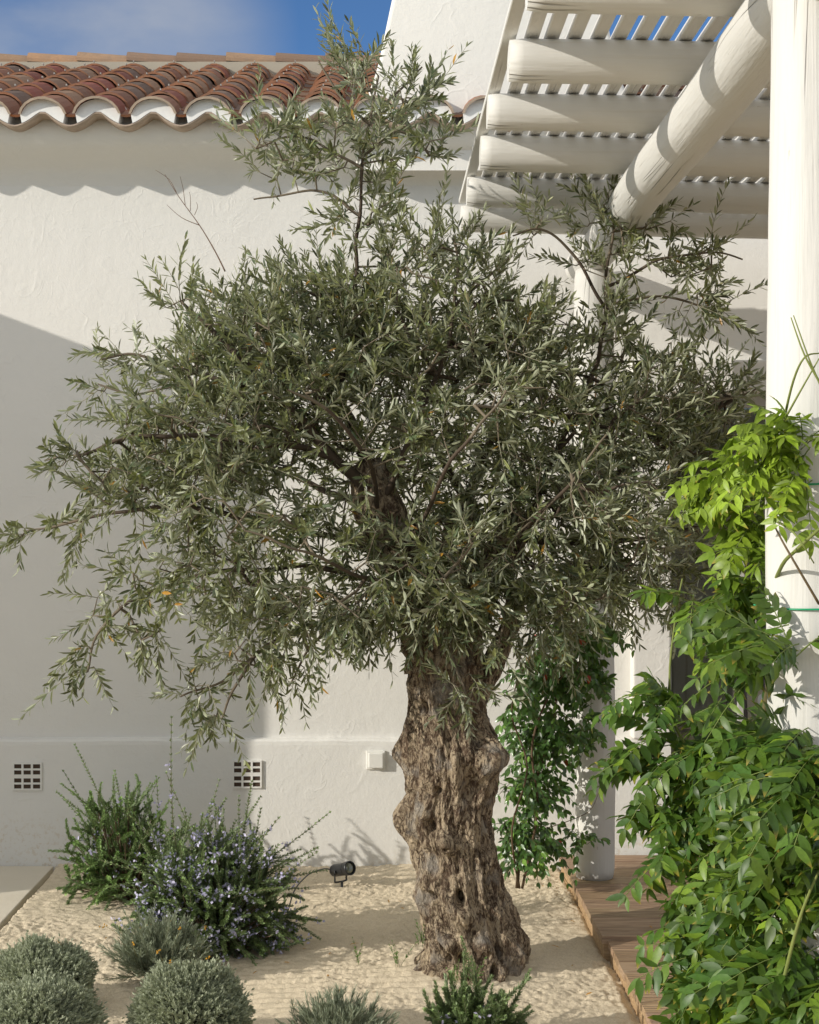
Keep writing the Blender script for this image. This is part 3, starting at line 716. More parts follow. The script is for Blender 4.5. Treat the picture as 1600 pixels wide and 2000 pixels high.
limbs = [
 ([(712, 905, 0), (672, 800, .02), (668, 690, .03), (690, 560, .02), (702, 430, .0), (708, 300, -.02), (730, 200, -.03), (738, 150, -.03)], .013),
 ([(708, 330, -.02), (650, 290, -.05), (570, 270, -.08), (500, 290, -.1)], .006),
 ([(705, 420, 0), (640, 380, .0), (560, 380, .02), (490, 390, .03)], .006),
 ([(708, 300, 0), (780, 260, .02), (840, 290, .05)], .006), ([(730, 230, 0), (790, 170, .02), (830, 130, .03)], .006), ([(720, 240, 0), (660, 180, .02), (620, 120, .03)], .006),
 ([(1030, 1000, .08), (1090, 880, .1), (1150, 760, .12), (1180, 640, .14), (1185, 520, .12), (1195, 420, .1), (1190, 370, .1)], .012),
 ([(1182, 560, .13), (1270, 520, .15), (1370, 490, .15), (1450, 505, .12)], .007),
 ([(1180, 600, .1), (1120, 500, .05), (1060, 450, .0), (1000, 460, -.05)], .007),
 ([(1185, 600, .14), (1290, 580, .2), (1380, 600, .2), (1430, 640, .2)], .006),
 ([(735, 970, -.05), (650, 890, -.12), (540, 770, -.15), (430, 660, -.12), (350, 590, -.08)], .026),
 ([(650, 890, -.12), (480, 860, -.3), (300, 850, -.35), (170, 880, -.3), (90, 900, -.28)], .014),
 ([(540, 770, -.15), (400, 730, -.1), (280, 700, -.05), (200, 700, -.05)], .010), ([(400, 740, -.1), (280, 765, -.1), (190, 755, -.1)], .006),
 ([(775, 1090, 0), (650, 1050, -.15), (480, 1010, -.25), (300, 990, -.25), (150, 1020, -.2), (50, 1040, -.18)], .015),
 ([(790, 1150, 0), (620, 1110, -.1), (420, 1120, -.2), (280, 1160, -.22), (200, 1230, -.2), (165, 1310, -.2)], .012),
 ([(800, 1180, 0), (660, 1210, -.1), (540, 1250, -.15), (470, 1320, -.15), (432, 1400, -.15)], .014),
 ([(660, 1210, -.1), (600, 1280, -.2), (560, 1340, -.2)], .006), ([(540, 1250, -.15), (430, 1330, -.1), (350, 1360, -.1)], .006),
 ([(745, 980, -.05), (800, 860, -.15), (850, 730, -.10), (890, 600, -.1), (890, 470, -.05)], .015),
 ([(850, 730, -.15), (780, 620, -.1), (770, 520, -.1)], .010), ([(890, 600, -.1), (960, 530, .0), (1000, 500, .0)], .007),
 ([(742, 1000, 0), (700, 840, .3), (600, 700, .45), (540, 600, .4)], .020), ([(742, 1000, 0), (640, 960, .3), (500, 900, .5), (380, 850, .5)], .018),
 ([(910, 980, .33), (960, 850, .5), (1000, 720, .55), (1020, 600, .45)], .022), ([(910, 980, .33), (840, 840, .5), (800, 700, .55), (760, 560, .4)], .020),
 ([(1030, 1000, .08), (1160, 950, .2), (1290, 880, .3), (1400, 800, .35), (1480, 760, .35)], .020),
 ([(1020, 1050, .05), (1180, 1060, .2), (1320, 1040, .35), (1430, 1000, .4)], .018), ([(1160, 950, .2), (1250, 1080, .3), (1330, 1120, .35)], .008),
 ([(1010, 1080, 0), (1080, 1130, -.15), (1150, 1180, -.2)], .012), ([(1010, 1080, 0), (1050, 1000, -.3), (1130, 930, -.5), (1190, 850, -.55)], .010),
 ([(742, 1000, -.05), (720, 900, -.35), (640, 800, -.6), (560, 760, -.7)], .011), ([(790, 1090, -.05), (850, 960, -.4), (930, 840, -.6), (990, 760, -.6)], .010),
 ([(850, 1180, -.1), (880, 1120, -.4), (920, 1060, -.55)], .010), ([(790, 1150, -.1), (700, 1120, -.4), (600, 1080, -.6), (480, 1040, -.65)], .009),
 ([(870, 1220, -.15), (885, 1290, -.27), (900, 1350, -.29), (908, 1405, -.28)], .006), ([(960, 1160, -.05), (985, 1200, -.25), (975, 1270, -.28)], .006),
]
# clumps: px,py,rx,ry,dy,rdepth,weight,up
clumps = [
 (560, 720, 190, 130, .0, .45, 2.9, .4), (410, 740, 95, 75, -.05, .3, .95, .3), (420, 840, 190, 110, -.2, .45, 2.5, .15), (790, 665, 185, 130, .0, .45, 2.9, .45), (690, 840, 210, 140, .0, .6, 2.7, .25),
 (650, 590, 120, 45, .05, .3, .8, .5), (465, 635, 90, 45, 0, .25, .55, .5), (1000, 680, 130, 95, .1, .4, 1.5, .45), (960, 820, 210, 170, .0, .6, 3.1, .25), (1180, 820, 190, 150, .2, .5, 2.7, .2), (1340, 820, 120, 90, .35, .35, 1.4, .15),
 (1120, 1000, 220, 120, .0, .55, 3.1, .0), (1370, 980, 100, 110, .4, .3, 1.6, .0), (430, 1000, 180, 80, -.25, .45, 1.2, .0), (290, 940, 130, 70, -.25, .3, .75, .1), (400, 1120, 170, 70, -.2, .35, .8, -.1),
 (570, 1190, 170, 60, -.15, .35, .8, -.2), (600, 1060, 150, 100, -.2, .5, .7, .0), (860, 1090, 170, 100, -.25, .35, 1.7, .0), (1060, 1150, 140, 60, -.1, .35, 1.5, -.1), (1230, 1110, 120, 50, .2, .3, .9, -.2), (700, 1190, 100, 45, -.25, .25, .7, -.2), (820, 960, 180, 120, .3, .35, 1.0, .1),
 (700, 260, 85, 80, -.02, .22, .45, .5), (800, 190, 45, 38, .0, .13, .26, .5), (600, 330, 100, 38, -.03, .2, .32, .2), (690, 150, 60, 30, .0, .12, .24, .5), (845, 285, 45, 30, .03, .12, .17, .1), (500, 280, 40, 28, -.08, .1, .12, .1), (720, 400, 55, 50, .0, .15, .16, .4), (590, 260, 60, 30, -.05, .15, .14, .3), (760, 330, 55, 30, 0, .12, .14, .2),
 (1185, 500, 60, 90, .12, .18, .36, .4), (1340, 510, 95, 40, .14, .15, .32, .1), (1060, 450, 70, 30, .0, .12, .12, .2), (890, 490, 50, 35, -.05, .15, .2, .6), (1370, 600, 70, 30, .2, .13, .22, -.2), (1290, 440, 50, 30, .12, .12, .10, .3), (1190, 420, 40, 45, .1, .1, .14, .8), (1190, 640, 60, 70, .12, .2, .35, .3), (1440, 740, 50, 30, .35, .15, .14, .2),
 (130, 890, 45, 22, -.28, .1, .10, .1), (110, 1025, 70, 16, -.19, .08, .14, .05), (40, 1040, 20, 12, -.18, .05, .05, .1), (210, 1190, 50, 40, -.2, .1, .14, -.2), (160, 1290, 30, 32, -.2, .08, .12, -.5), (400, 1350, 55, 25, -.12, .1, .12, -.3), (430, 1400, 15, 30, -.15, .06, .05, -.8), (570, 1300, 50, 40, -.2, .12, .14, -.4), (480, 1270, 60, 40, -.15, .15, .2, -.3),
 (345, 585, 30, 30, -.08, .1, .12, .6), (250, 700, 40, 22, -.05, .1, .10, .1), (205, 760, 22, 14, -.1, .06, .04, .1), (905, 1345, 26, 42, -.28, .05, .10, -.4), (975, 1245, 32, 36, -.28, .06, .12, -.3), (1090, 1230, 60, 25, -.1, .12, .16, -.4), (260, 830, 60, 30, -.3, .12, .22, .1), (700, 440, 50, 30, .0, .12, .12, .5),
 (300, 1230, 60, 25, -.2, .1, .12, -.3), (1330, 1160, 40, 25, .35, .1, .10, -.5), (860, 1195, 60, 22, -.22, .06, .28, -.2), (790, 1150, 70, 40, -.2, .12, .3, -.1), (950, 1160, 60, 50, -.18, .1, .28, -.2), (950, 560, 60, 40, .0, .2, .3, .5), (800, 500, 70, 35, -.05, .25, .3, .6)]
tr2 = np.random.RandomState(5)
nodes = []; par = []; rads = []
for pts, r in limbs:
    P = np.array(LP(pts)); _, _, PP, RR = tube_poly(P, np.linspace(r, max(.0032, r*.18), len(P)), 3, 7)
    PP = PP + np.stack([perlin(PP[:, 2]*6, PP[:, 0]*6, k*5+3) for k in range(3)], -1)*.02
    b = len(nodes)
    for i, p_ in enumerate(PP): nodes.append(p_); par.append(b+i-1 if i else -1); rads.append(RR[i])
nlimb = len(nodes)
NS = 2150
wsum = sum(c[6] for c in clumps); att = []; ups = []
for c in clumps:
    k = max(3, int(round(NS*c[6]/wsum))); v = tr2.normal(size=(k, 3)); v = unit(v)*tr2.rand(k, 1)**(1/2.4)
    for a in v:
        p_ = W(c[0]+a[0]*c[2], c[1]+a[2]*c[3], OD+c[4]); p_[1] += a[1]*c[5]
        p_[0] = (c[0]+a[0]*c[2]-CX)*(OD+c[4])/F
        att.append(p_); ups.append(c[7])
att = np.array(att); ups = np.array(ups)
LN = np.array(nodes)
d0 = np.array([np.min(((LN-a)**2).sum(1)) for a in att]); order = np.argsort(d0)
buf = np.zeros((nlimb+len(att)*4, 3)); buf[:nlimb] = LN; cnt = nlimb; tips = []; tipdir = []; tipup = []
for i in order:
    a = att[i]; dd = ((buf[:cnt]-a)**2).sum(1); j = int(np.argmin(dd)); dist = math.sqrt(dd[j]); st = buf[j].copy()
    m = max(1, min(3, int(dist/.07))); prev = j; off = tr2.normal(size=3)*dist*.10
    for s in range(1, m+1):
        t = s/m; p_ = st*(1-t)+a*t + off*math.sin(math.pi*t); buf[cnt] = p_; par.append(prev); rads.append(0); prev = cnt; cnt += 1
    tips.append(cnt-1); tipdir.append(a-st); tipup.append(ups[i])
nodes = buf[:cnt].copy(); par = np.array(par); load = np.zeros(cnt); load[tips] = 1
for i in range(cnt-1, nlimb-1, -1): load[par[i]] += load[i]
rad_n = np.array(rads); rad_n[nlimb:] = np.clip(.0017*np.sqrt(load[nlimb:]), .0016, .009)
e = np.array([i for i in range(cnt) if par[i] >= 0])
rp = np.where(par[e] < nlimb, np.minimum(rad_n[par[e]], np.where(e < nlimb, 1, rad_n[e]*1.25)), rad_n[par[e]])
V1, F1 = tubes(np.stack([nodes[par[e]], nodes[e]], 1), np.stack([rp, rad_n[e]], 1), 6)
big_ = (rp > .006); tw_ = np.where(np.repeat(big_, 12)[:, None], np.array([[.095, .07, .05]]), np.array([[.19, .155, .11]])); bt = MB(); bt.add(V1, F1, tw_)
# shoots
tips = np.array(tips); tipdir = unit(np.array(tipdir)); tipup = np.array(tipup)
cen = W(760, 950, OD)
outw = unit((nodes[tips]-cen)*np.array([1, 1.0, 1]))
def shoot_set(rep, lo, hi, K, noise):
    B = np.repeat(nodes[tips], rep, 0); S = len(B)
    D = np.repeat(tipdir, rep, 0)*.7 + np.repeat(outw, rep, 0)*.35 + np.array([0, 0, 1])*np.repeat(tipup, rep)[:, None]*.9 + tr2.normal(0, noise, (S, 3))
    Ln = tr2.uniform(lo, hi, S); bend = np.stack([np.zeros(S), np.zeros(S), np.repeat(tipup, rep)*.05-.02], 1) + tr2.normal(0, .02, (S, 3))
    return (B,)+shoots(tr2, B, D, Ln, K, 2, .80, .058, bend, t0=.1)
LPs = [];
for args in ((1, .11, .24, 10, .42), (1, .06, .15, 6, .8)):
    B, TP, P, D, N, L = shoot_set(*args)
    V2, F2 = tubes(TP, np.repeat(np.linspace(.0016, .0007, 6)[None], len(TP), 0), 4)
    bt.add(V2, F2, (.36, .34, .24)); LPs.append((P, D, N, L))
P, D, N, L = [np.concatenate(a) for a in zip(*LPs)]
N = N + np.array([-.15, -.1, .35])                       # leaves turn their upper face to the light
keep = tr2.rand(len(P)) > .13
P, D, N, L = P[keep], D[keep], N[keep], L[keep]; n = len(P)
hue = tr2.rand(n); age = np.clip(.93+.45*perlin(P[:, 0]*5, P[:, 1]*5, P[:, 2]*5), .5, 1.4)[:, None]; base = age* np.array([.172, .190, .096])[None]*tr2.uniform(.30, 1.35, (n, 1))
base = np.where((hue > .72)[:, None], base*np.array([1.45, 1.45, 1.15]), base); base = np.where((hue < .2)[:, None], base*np.array([.75, .92, .95]), base)
yl_ = tr2.rand(n) < .010; base[yl_] = np.array([.50, .26, .04])*tr2.uniform(.6, 1.2, (yl_.sum(), 1))
V3, F3, T3 = leaves(P, D, N, L, L*tr2.uniform(.19, .265, n), T_OLIVE, tr2.normal(.05, .10, n), base)
mesh('crown', V3, F3, M['olive'], tree, tint=T3)
# the bare dead twig sticking out above the crown on the left
for pts, r in (([(440, 530, -.1), (420, 490, -.1), (390, 440, -.1), (350, 385, -.1), (322, 340, -.1)], .0032), ([(390, 440, -.1), (355, 425, -.1), (326, 400, -.1)], .0017), ([(362, 402, -.1), (358, 370, -.1), (352, 345, -.12)], .0014), ([(345, 376, -.1), (330, 350, -.1), (304, 332, -.1)], .0013), ([(380, 420, -.1), (386, 405, -.1), (384, 395, -.1)], .0012), ([(372, 412, -.1), (372, 385, -.1), (370, 375, -.1)], .0012)):
    v = tube_poly(LP(pts), np.linspace(r, .0008, len(pts)), 5, 4); bt.add(v[0], v[1], (.20, .13, .09))
bt.build('branches', M['twig'], tree, smooth=True)

# ------------------------------------------------------------------ wisteria on the near post
def wisteria():
    r = np.random.RandomState(21)
    near = lambda px, d: d-.20 if px > 1505 and d < 3.7 else d
    ws = root('wisteria', (.92, 3.75, .06), 'leafy bright green wisteria climbing the nearest white post', 'climbing plant')
    st = MB()
    def stem(pts, rr, tint=(.16, .12, .07), sides=7):
        P = [W(a, b, near(a, c)) for a, b, c in pts]; v = tube_poly(P, np.linspace(rr, rr*.45, len(P)), sides, 5); st.add(v[0], v[1], tint); return v[2]
    gr = (.22, .26, .07)
    s1 = stem([(1490, 2140, 3.9), (1470, 1900, 3.85), (1510, 1700, 3.75), (1480, 1500, 3.72), (1500, 1350, 3.66), (1515, 1200, 3.6), (1500, 1050, 3.6), (1505, 900, 3.6), (1540, 820, 3.6)], .011, (.15, .13, .06))
    stem([(1620, 2100, 3.4), (1560, 1850, 3.40), (1500, 1600, 3.5), (1520, 1400, 3.6), (1480, 1250, 3.62), (1520, 1120, 3.55), (1560, 1070, 3.4), (1640, 1000, 3.4)], .007, gr)
    stem([(1520, 880, 3.55), (1545, 760, 3.45), (1570, 700, 3.4), (1600, 690, 3.42)], .0032, gr); stem([(1510, 860, 3.5), (1560, 770, 3.4), (1600, 700, 3.38)], .0028, gr)
    stem([(1600, 745, 3.38), (1570, 690, 3.38), (1545, 620, 3.40)], .0026, gr); stem([(1606, 760, 3.38), (1580, 700, 3.38), (1550, 616, 3.40)], .0024, gr)
    stem([(1440, 1560, 3.9), (1330, 1440, 3.95), (1308, 1330, 4.0), (1322, 1190, 4.0), (1333, 1130, 4.0)], .0042, gr)
    stem([(1500, 1010, 3.45), (1550, 1040, 3.39), (1590, 1100, 3.38)], .003, gr); stem([(1480, 2000, 3.7), (1420, 1760, 3.8), (1400, 1600, 3.85), (1440, 1450, 3.8)], .008, (.15, .13, .06)); stem([(1520, 1960, 3.35), (1560, 1800, 3.3), (1600, 1700, 3.3)], .0045, gr)
    stem([(1600, 1180, 3.38), (1530, 1060, 3.39), (1500, 1000, 3.42)], .003, (.14, .10, .05))
    # clumps px,py,rx,ry,depth,rd,count, dir bias, tone
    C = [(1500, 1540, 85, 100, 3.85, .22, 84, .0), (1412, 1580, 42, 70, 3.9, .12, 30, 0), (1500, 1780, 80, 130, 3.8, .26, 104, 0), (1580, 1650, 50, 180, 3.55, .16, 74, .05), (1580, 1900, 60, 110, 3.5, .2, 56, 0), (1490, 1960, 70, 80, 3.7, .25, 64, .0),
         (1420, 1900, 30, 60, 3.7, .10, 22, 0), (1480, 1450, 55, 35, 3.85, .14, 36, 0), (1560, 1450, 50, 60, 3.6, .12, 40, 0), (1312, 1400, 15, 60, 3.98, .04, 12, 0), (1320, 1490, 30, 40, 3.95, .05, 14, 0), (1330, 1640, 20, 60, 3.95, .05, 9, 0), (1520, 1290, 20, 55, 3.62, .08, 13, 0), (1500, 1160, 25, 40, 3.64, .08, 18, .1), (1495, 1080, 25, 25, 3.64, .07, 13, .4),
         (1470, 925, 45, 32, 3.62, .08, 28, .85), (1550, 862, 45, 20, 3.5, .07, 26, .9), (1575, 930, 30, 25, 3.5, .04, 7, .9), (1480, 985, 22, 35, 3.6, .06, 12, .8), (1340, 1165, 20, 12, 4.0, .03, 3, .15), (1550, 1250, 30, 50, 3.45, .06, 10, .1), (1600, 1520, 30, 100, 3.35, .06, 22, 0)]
    B = []; tone = []; bias = []
    for (px, py, rx, ry, d, rd, k, tn) in C:
        d = near(px, d)
        v = unit(r.normal(size=(k, 3)))*r.rand(k, 1)**.45
        for a in v:
            dd = d+a[1]*rd; B.append(W(px+a[0]*rx, py+a[2]*ry, d)+np.array([0, a[1]*rd, 0])); tone.append(tn); bias.append(a)
    B = np.array(B); tone = np.array(tone); bias = np.array(bias); S = len(B)
    D = np.array([-.62, -.35, .12])[None] + bias*np.array([.7, .7, .45]) + r.normal(0, .38, (S, 3)); D = unit(D)
    Ln = r.uniform(.12, .21, S)*(1-.25*tone); K = 8; bend = np.array([0, 0, -1])[None]*(Ln*r.uniform(.15, .5, S))[:, None]
    t = np.linspace(.22, 1, K)[None, :, None]
    P = B[:, None]+D[:, None]*Ln[:, None, None]*t+bend[:, None]*t**2; T = unit(D[:, None]*Ln[:, None, None]+2*bend[:, None]*t)
    up = np.array([0, -.25, 1.0])[None, None]+r.normal(0, .32, (S, 1, 3)); Sd = unit(np.cross(T, up)); Up = np.cross(Sd, T)
    tw = np.linspace(0, 1, 5)[None, :, None]; TP = B[:, None]+D[:, None]*Ln[:, None, None]*tw+bend[:, None]*tw**2
    V, Fc = tubes(TP, np.repeat(np.linspace(.0016, .0009, 5)[None], S, 0), 4); st.add(V, Fc, (.20, .26, .07))
    Ps = []; Ds = []; Ns = []; Ls = []; Ts = []
    for sgn in (-1, 1, 0):
        if sgn == 0: PP, TT_, SS, UU = P[:, -1:], T[:, -1:], Sd[:, -1:], Up[:, -1:]
        else: PP, TT_, SS, UU = P, T, Sd, Up
        al = (1.0 if sgn else 0)+r.normal(0, .14, PP.shape[:2])
        Dl = TT_*np.cos(al)[..., None]+sgn*SS*np.sin(al)[..., None]-UU*r.uniform(.0, .45, PP.shape[:2])[..., None]
        Nl = UU + sgn*SS*r.uniform(-.1, .45, PP.shape[:2])[..., None]+r.normal(0, .18, Dl.shape)
        Ps.append(PP.reshape(-1, 3)); Ds.append(Dl.reshape(-1, 3)); Ns.append(Nl.reshape(-1, 3)); Ls.append((r.uniform(.040, .060, PP.shape[:2])*r.uniform(.8, 1.15, (S, 1))*(1-.2*tone[:, None])*(.75+.45*np.sin(np.linspace(.4, 2.6, PP.shape[1]))[None])).ravel()); Ts.append(np.repeat(tone, PP.shape[1]))
    Pa, Da, Na, La, Ta = [np.concatenate(a) for a in (Ps, Ds, Ns, Ls, Ts)]; n = len(Pa)
    k = r.rand(n) > .05; Pa, Da, Na, La, Ta = Pa[k], Da[k], Na[k], La[k], Ta[k]; n = len(Pa)
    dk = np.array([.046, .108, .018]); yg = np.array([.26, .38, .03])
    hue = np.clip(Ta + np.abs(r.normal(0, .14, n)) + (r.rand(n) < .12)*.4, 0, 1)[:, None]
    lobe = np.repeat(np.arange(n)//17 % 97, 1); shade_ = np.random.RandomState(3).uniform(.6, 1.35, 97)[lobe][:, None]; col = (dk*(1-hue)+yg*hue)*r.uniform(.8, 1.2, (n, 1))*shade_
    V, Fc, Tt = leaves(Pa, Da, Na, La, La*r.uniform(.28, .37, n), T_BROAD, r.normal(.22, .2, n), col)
    # yellowish dry tips on the outer leaves
    tip = np.arange(len(V)) % len(T_BROAD[0]) == len(T_BROAD[0])-1
    sel = np.repeat(r.rand(n) < .22, len(T_BROAD[0])) & tip; Tt = Tt.copy(); Tt[sel] = (.42, .30, .05)
    mesh('foliage', V, Fc, M['wist'], ws, tint=Tt, smooth=True); st.build('stems', M['tint'], ws, smooth=True)
wisteria()
for z, lab, dz in ((1.785, 'upper green plastic twine tied round the nearest white post', .0), (1.52, 'lower green plastic twine tied round the nearest white post', .004)):
    o0 = root('plant_tie', (.94, 3.4, z), lab, 'twine', 'green twine ties round the near post')
    a = np.linspace(0, 2*np.pi, 41); P = np.stack([.94+.0945*np.cos(a), 3.4+.0945*np.sin(a), z+.004*np.sin(a*1+1)+.0*a], -1)
    v = tube_poly(P, .0022, 6, 1, False); mb = MB().add(v[0], v[1]); ex = tube_poly([P[22], P[22]+np.array([-.02, -.012, .002]), P[22]+np.array([-.045, -.01, .008])], .0018, 6); mb.add(ex[0], ex[1]); mb.build('loop', M['green'], o0, smooth=True)

# ------------------------------------------------------------------ climber on the far post
def climber():
    r = np.random.RandomState(31)
    cl = root('climbing_jasmine', (.72, 6.8, 0), 'dark glossy green climber growing up beside the far pergola post', 'climbing plant')
    st = MB(); g = (.14, .09, .05)
    for pts, rr in (([(1010, 1735, 6.75), (1025, 1600, 6.8), (1070, 1450, 6.8), (1100, 1300, 6.9), (1150, 1150, 6.9), (1160, 900, 6.9), (1165, 700, 6.9)], .008), ([(1020, 1735, 6.75), (1050, 1580, 6.7), (1040, 1450, 6.7), (1090, 1330, 6.75), (1170, 1260, 6.8), (1200, 1180, 6.85)], .006), ([(1015, 1735, 6.75), (1000, 1620, 6.7), (1030, 1500, 6.65), (1000, 1400, 6.7), (1010, 1330, 6.7)], .005), ([(1060, 1620, 6.75), (1120, 1600, 6.75), (1155, 1580, 6.76), (1172, 1540, 6.8)], .002), ([(1180, 1260, 6.85), (1205, 1200, 6.85), (1225, 1150, 6.9), (1215, 1110, 6.9)], .002)):
        P = [W(*p_) for p_ in pts]; v = tube_poly(P, np.linspace(rr, rr*.5, len(P)), 7, 5); st.add(v[0], v[1], g)
    C = [(1090, 1310, 80, 70, 110), (1060, 1430, 65, 60, 85), (1040, 1530, 50, 60, 70), (1025, 1620, 45, 45, 50), (1040, 1660, 45, 25, 26), (1120, 1240, 70, 40, 60), (1010, 1370, 35, 30, 16), (1130, 1640, 26, 14, 8), (1130, 1420, 35, 60, 22), (1180, 1230, 25, 40, 14), (1165, 1100, 30, 120, 40), (1165, 900, 30, 150, 40), (1160, 1340, 25, 60, 14)]
    B = []; a_ = []
    for (px, py, rx, ry, k) in C:
        v = unit(r.normal(size=(k, 3)))*r.rand(k, 1)**.5
        for a in v: B.append(W(px+a[0]*rx, py+a[2]*ry, 6.82)+np.array([0, a[1]*.13, 0])); a_.append(a)
    B = np.array(B); a_ = np.array(a_); S = len(B)
    D = a_*.7+np.array([-.1, -.35, .05])+r.normal(0, .45, (S, 3)); Ln = r.uniform(.06, .14, S)
    TP, P, Dl, N, L = shoots(r, B, D, Ln, 4, 2, 1.0, .050, np.array([0, 0, -1])[None]*(Ln*.5)[:, None], t0=.2)
    Dl = Dl+np.array([0, 0, -.45]); N = N*.5+np.array([-.2, -.5, .6])
    V, Fc = tubes(TP, np.full(TP.shape[:2], .0011), 4); st.add(V, Fc, (.13, .12, .05))
    n = len(P); col = np.array([.070, .150, .035])*r.uniform(.65, 1.5, (n, 1)); k = r.rand(n); col[k > .85] *= np.array([2.2, 1.9, 1.3]); 
    red = r.rand(n) < .004; col[red] = (.42, .04, .02)
    V, Fc, T = leaves(P, Dl, N, L, L*r.uniform(.36, .46, n), T_BROAD, r.normal(.15, .1, n), col)
    mesh('foliage', V, Fc, M['jas'], cl, tint=T, smooth=True); st.build('stems', M['tint'], cl, smooth=True)
climber()

# ------------------------------------------------------------------ shrubs
def rosemary(px, by, d, wr, ht, ns, seed, label, flowers, lean=(0, 0, 0), tone=(.20, .28, .11)):
    r = np.random.RandomState(seed); c = W(px, by, d); c[2] = 0
    o = root('rosemary_bush', (float(c[0]), d, 0), label, 'shrub')
    az = r.uniform(0, 2*np.pi, ns); el = np.arcsin(r.uniform(.0, 1, ns)); t = r.uniform(.12, 1, ns)**.55
    dirs = np.stack([np.cos(az)*np.cos(el), np.sin(az)*np.cos(el), np.sin(el)], -1)
    lump = 1+.35*perlin(dirs[:, 0]*1.7+seed, dirs[:, 1]*1.7, dirs[:, 2]*1.7)
    ext = dirs*np.array([wr, wr*.8, ht])*lump[:, None]
    B = c[None]+ext*(.78*t[:, None])+np.array([0, 0, .03])
    Ln = np.where((r.rand(ns) < .14) & (el > .6), r.uniform(.20, .32, ns), r.uniform(.08, .17, ns))*(ht+wr)/.95
    D = unit(ext)*.8+np.array(lean)+r.normal(0, .55, (ns, 3))+np.array([0, 0, .05])
    bend = r.normal(0, .06, (ns, 3))*(Ln/.15)[:, None]+np.array([0, 0, .03])
    low = el < .45; bend[low] += np.array([0, 0, -.05])
    K_ = 28
    TP, P, Dl, N, L = shoots(r, B, D, Ln, K_, 5, .9, .0195, bend, t0=.04, jit=.3, taper=.25, phase=.7)
    n = len(P); col = np.array(tone)*r.uniform(.45, 1.5, (n, 1))
    tipz = np.tile(np.repeat(np.linspace(0, 1, K_), 5), ns)[:, None]; col = col*(.8+.7*tipz**2)
    V, Fc, T = leaves(P, Dl, N, L, np.full(n, .0058), T_NEEDLE, None, col)
    mesh('foliage', V, Fc, M['rose'], o, tint=T)
    st = MB(); V, Fc = tubes(TP, np.repeat(np.linspace(.0022, .0012, 6)[None], ns, 0), 5); st.add(V, Fc, (.22, .21, .12))
    Bb = np.stack([np.repeat(c[None]+np.array([0, 0, -.01]), ns, 0)+r.normal(0, .02, (ns, 3))*np.array([1, 1, 0]), B], 1); V, Fc = tubes(Bb, np.full((ns, 2), .0022), 5); st.add(V, Fc, (.16, .11, .07))
    st.build('stems', M['tint'], o, smooth=True)
    if flowers:
        idx = r.choice(ns, flowers); tt = r.uniform(.35, 1.0, flowers)[:, None]
        Du = unit(D[idx]); FP = B[idx]+Du*Ln[idx][:, None]*tt+bend[idx]*tt**2
        order_ = np.argsort(FP[:, 1]-.5*FP[:, 2]); FP = FP[order_]
        def fl(sel, name, kind=None):
            F6 = np.repeat(FP[sel], 6, 0); n = len(F6); Pf = F6+r.normal(0, .008, F6.shape); Df = unit(r.normal(size=F6.shape)+np.array([0, -.5, .1]))
            V, Fc, T = leaves(Pf, Df, r.normal(size=Pf.shape)+np.array([0, -1, .3]), r.uniform(.013, .020, n), r.uniform(.009, .013, n), T_NEEDLE, None, np.array([.70, .67, .88])*r.uniform(.8, 1.25, (n, 1)))
            tag(mesh(name, V, Fc, M['petal'], o, tint=T), kind=kind)
        for k in range(min(100, flowers)): fl([k], 'flower')
        if flowers > 100: fl(np.arange(100, flowers), 'flowers', 'stuff')
rosemary(250, 1750, 7.0, .33, .46, 330, 41, 'rear rosemary bush with long upright green shoots against the plinth', 60, (-.05, 0, .1), (.20, .32, .10))
rosemary(412, 1850, 6.2, .35, .47, 800, 42, 'front rosemary bush covered in pale violet flowers, beside the garden spotlight', 1000, (.05, 0, .1))
rosemary(925, 2040, 5.06, .20, .15, 170, 43, 'low dark rosemary in front of the olive trunk, cut by the bottom edge', 10)

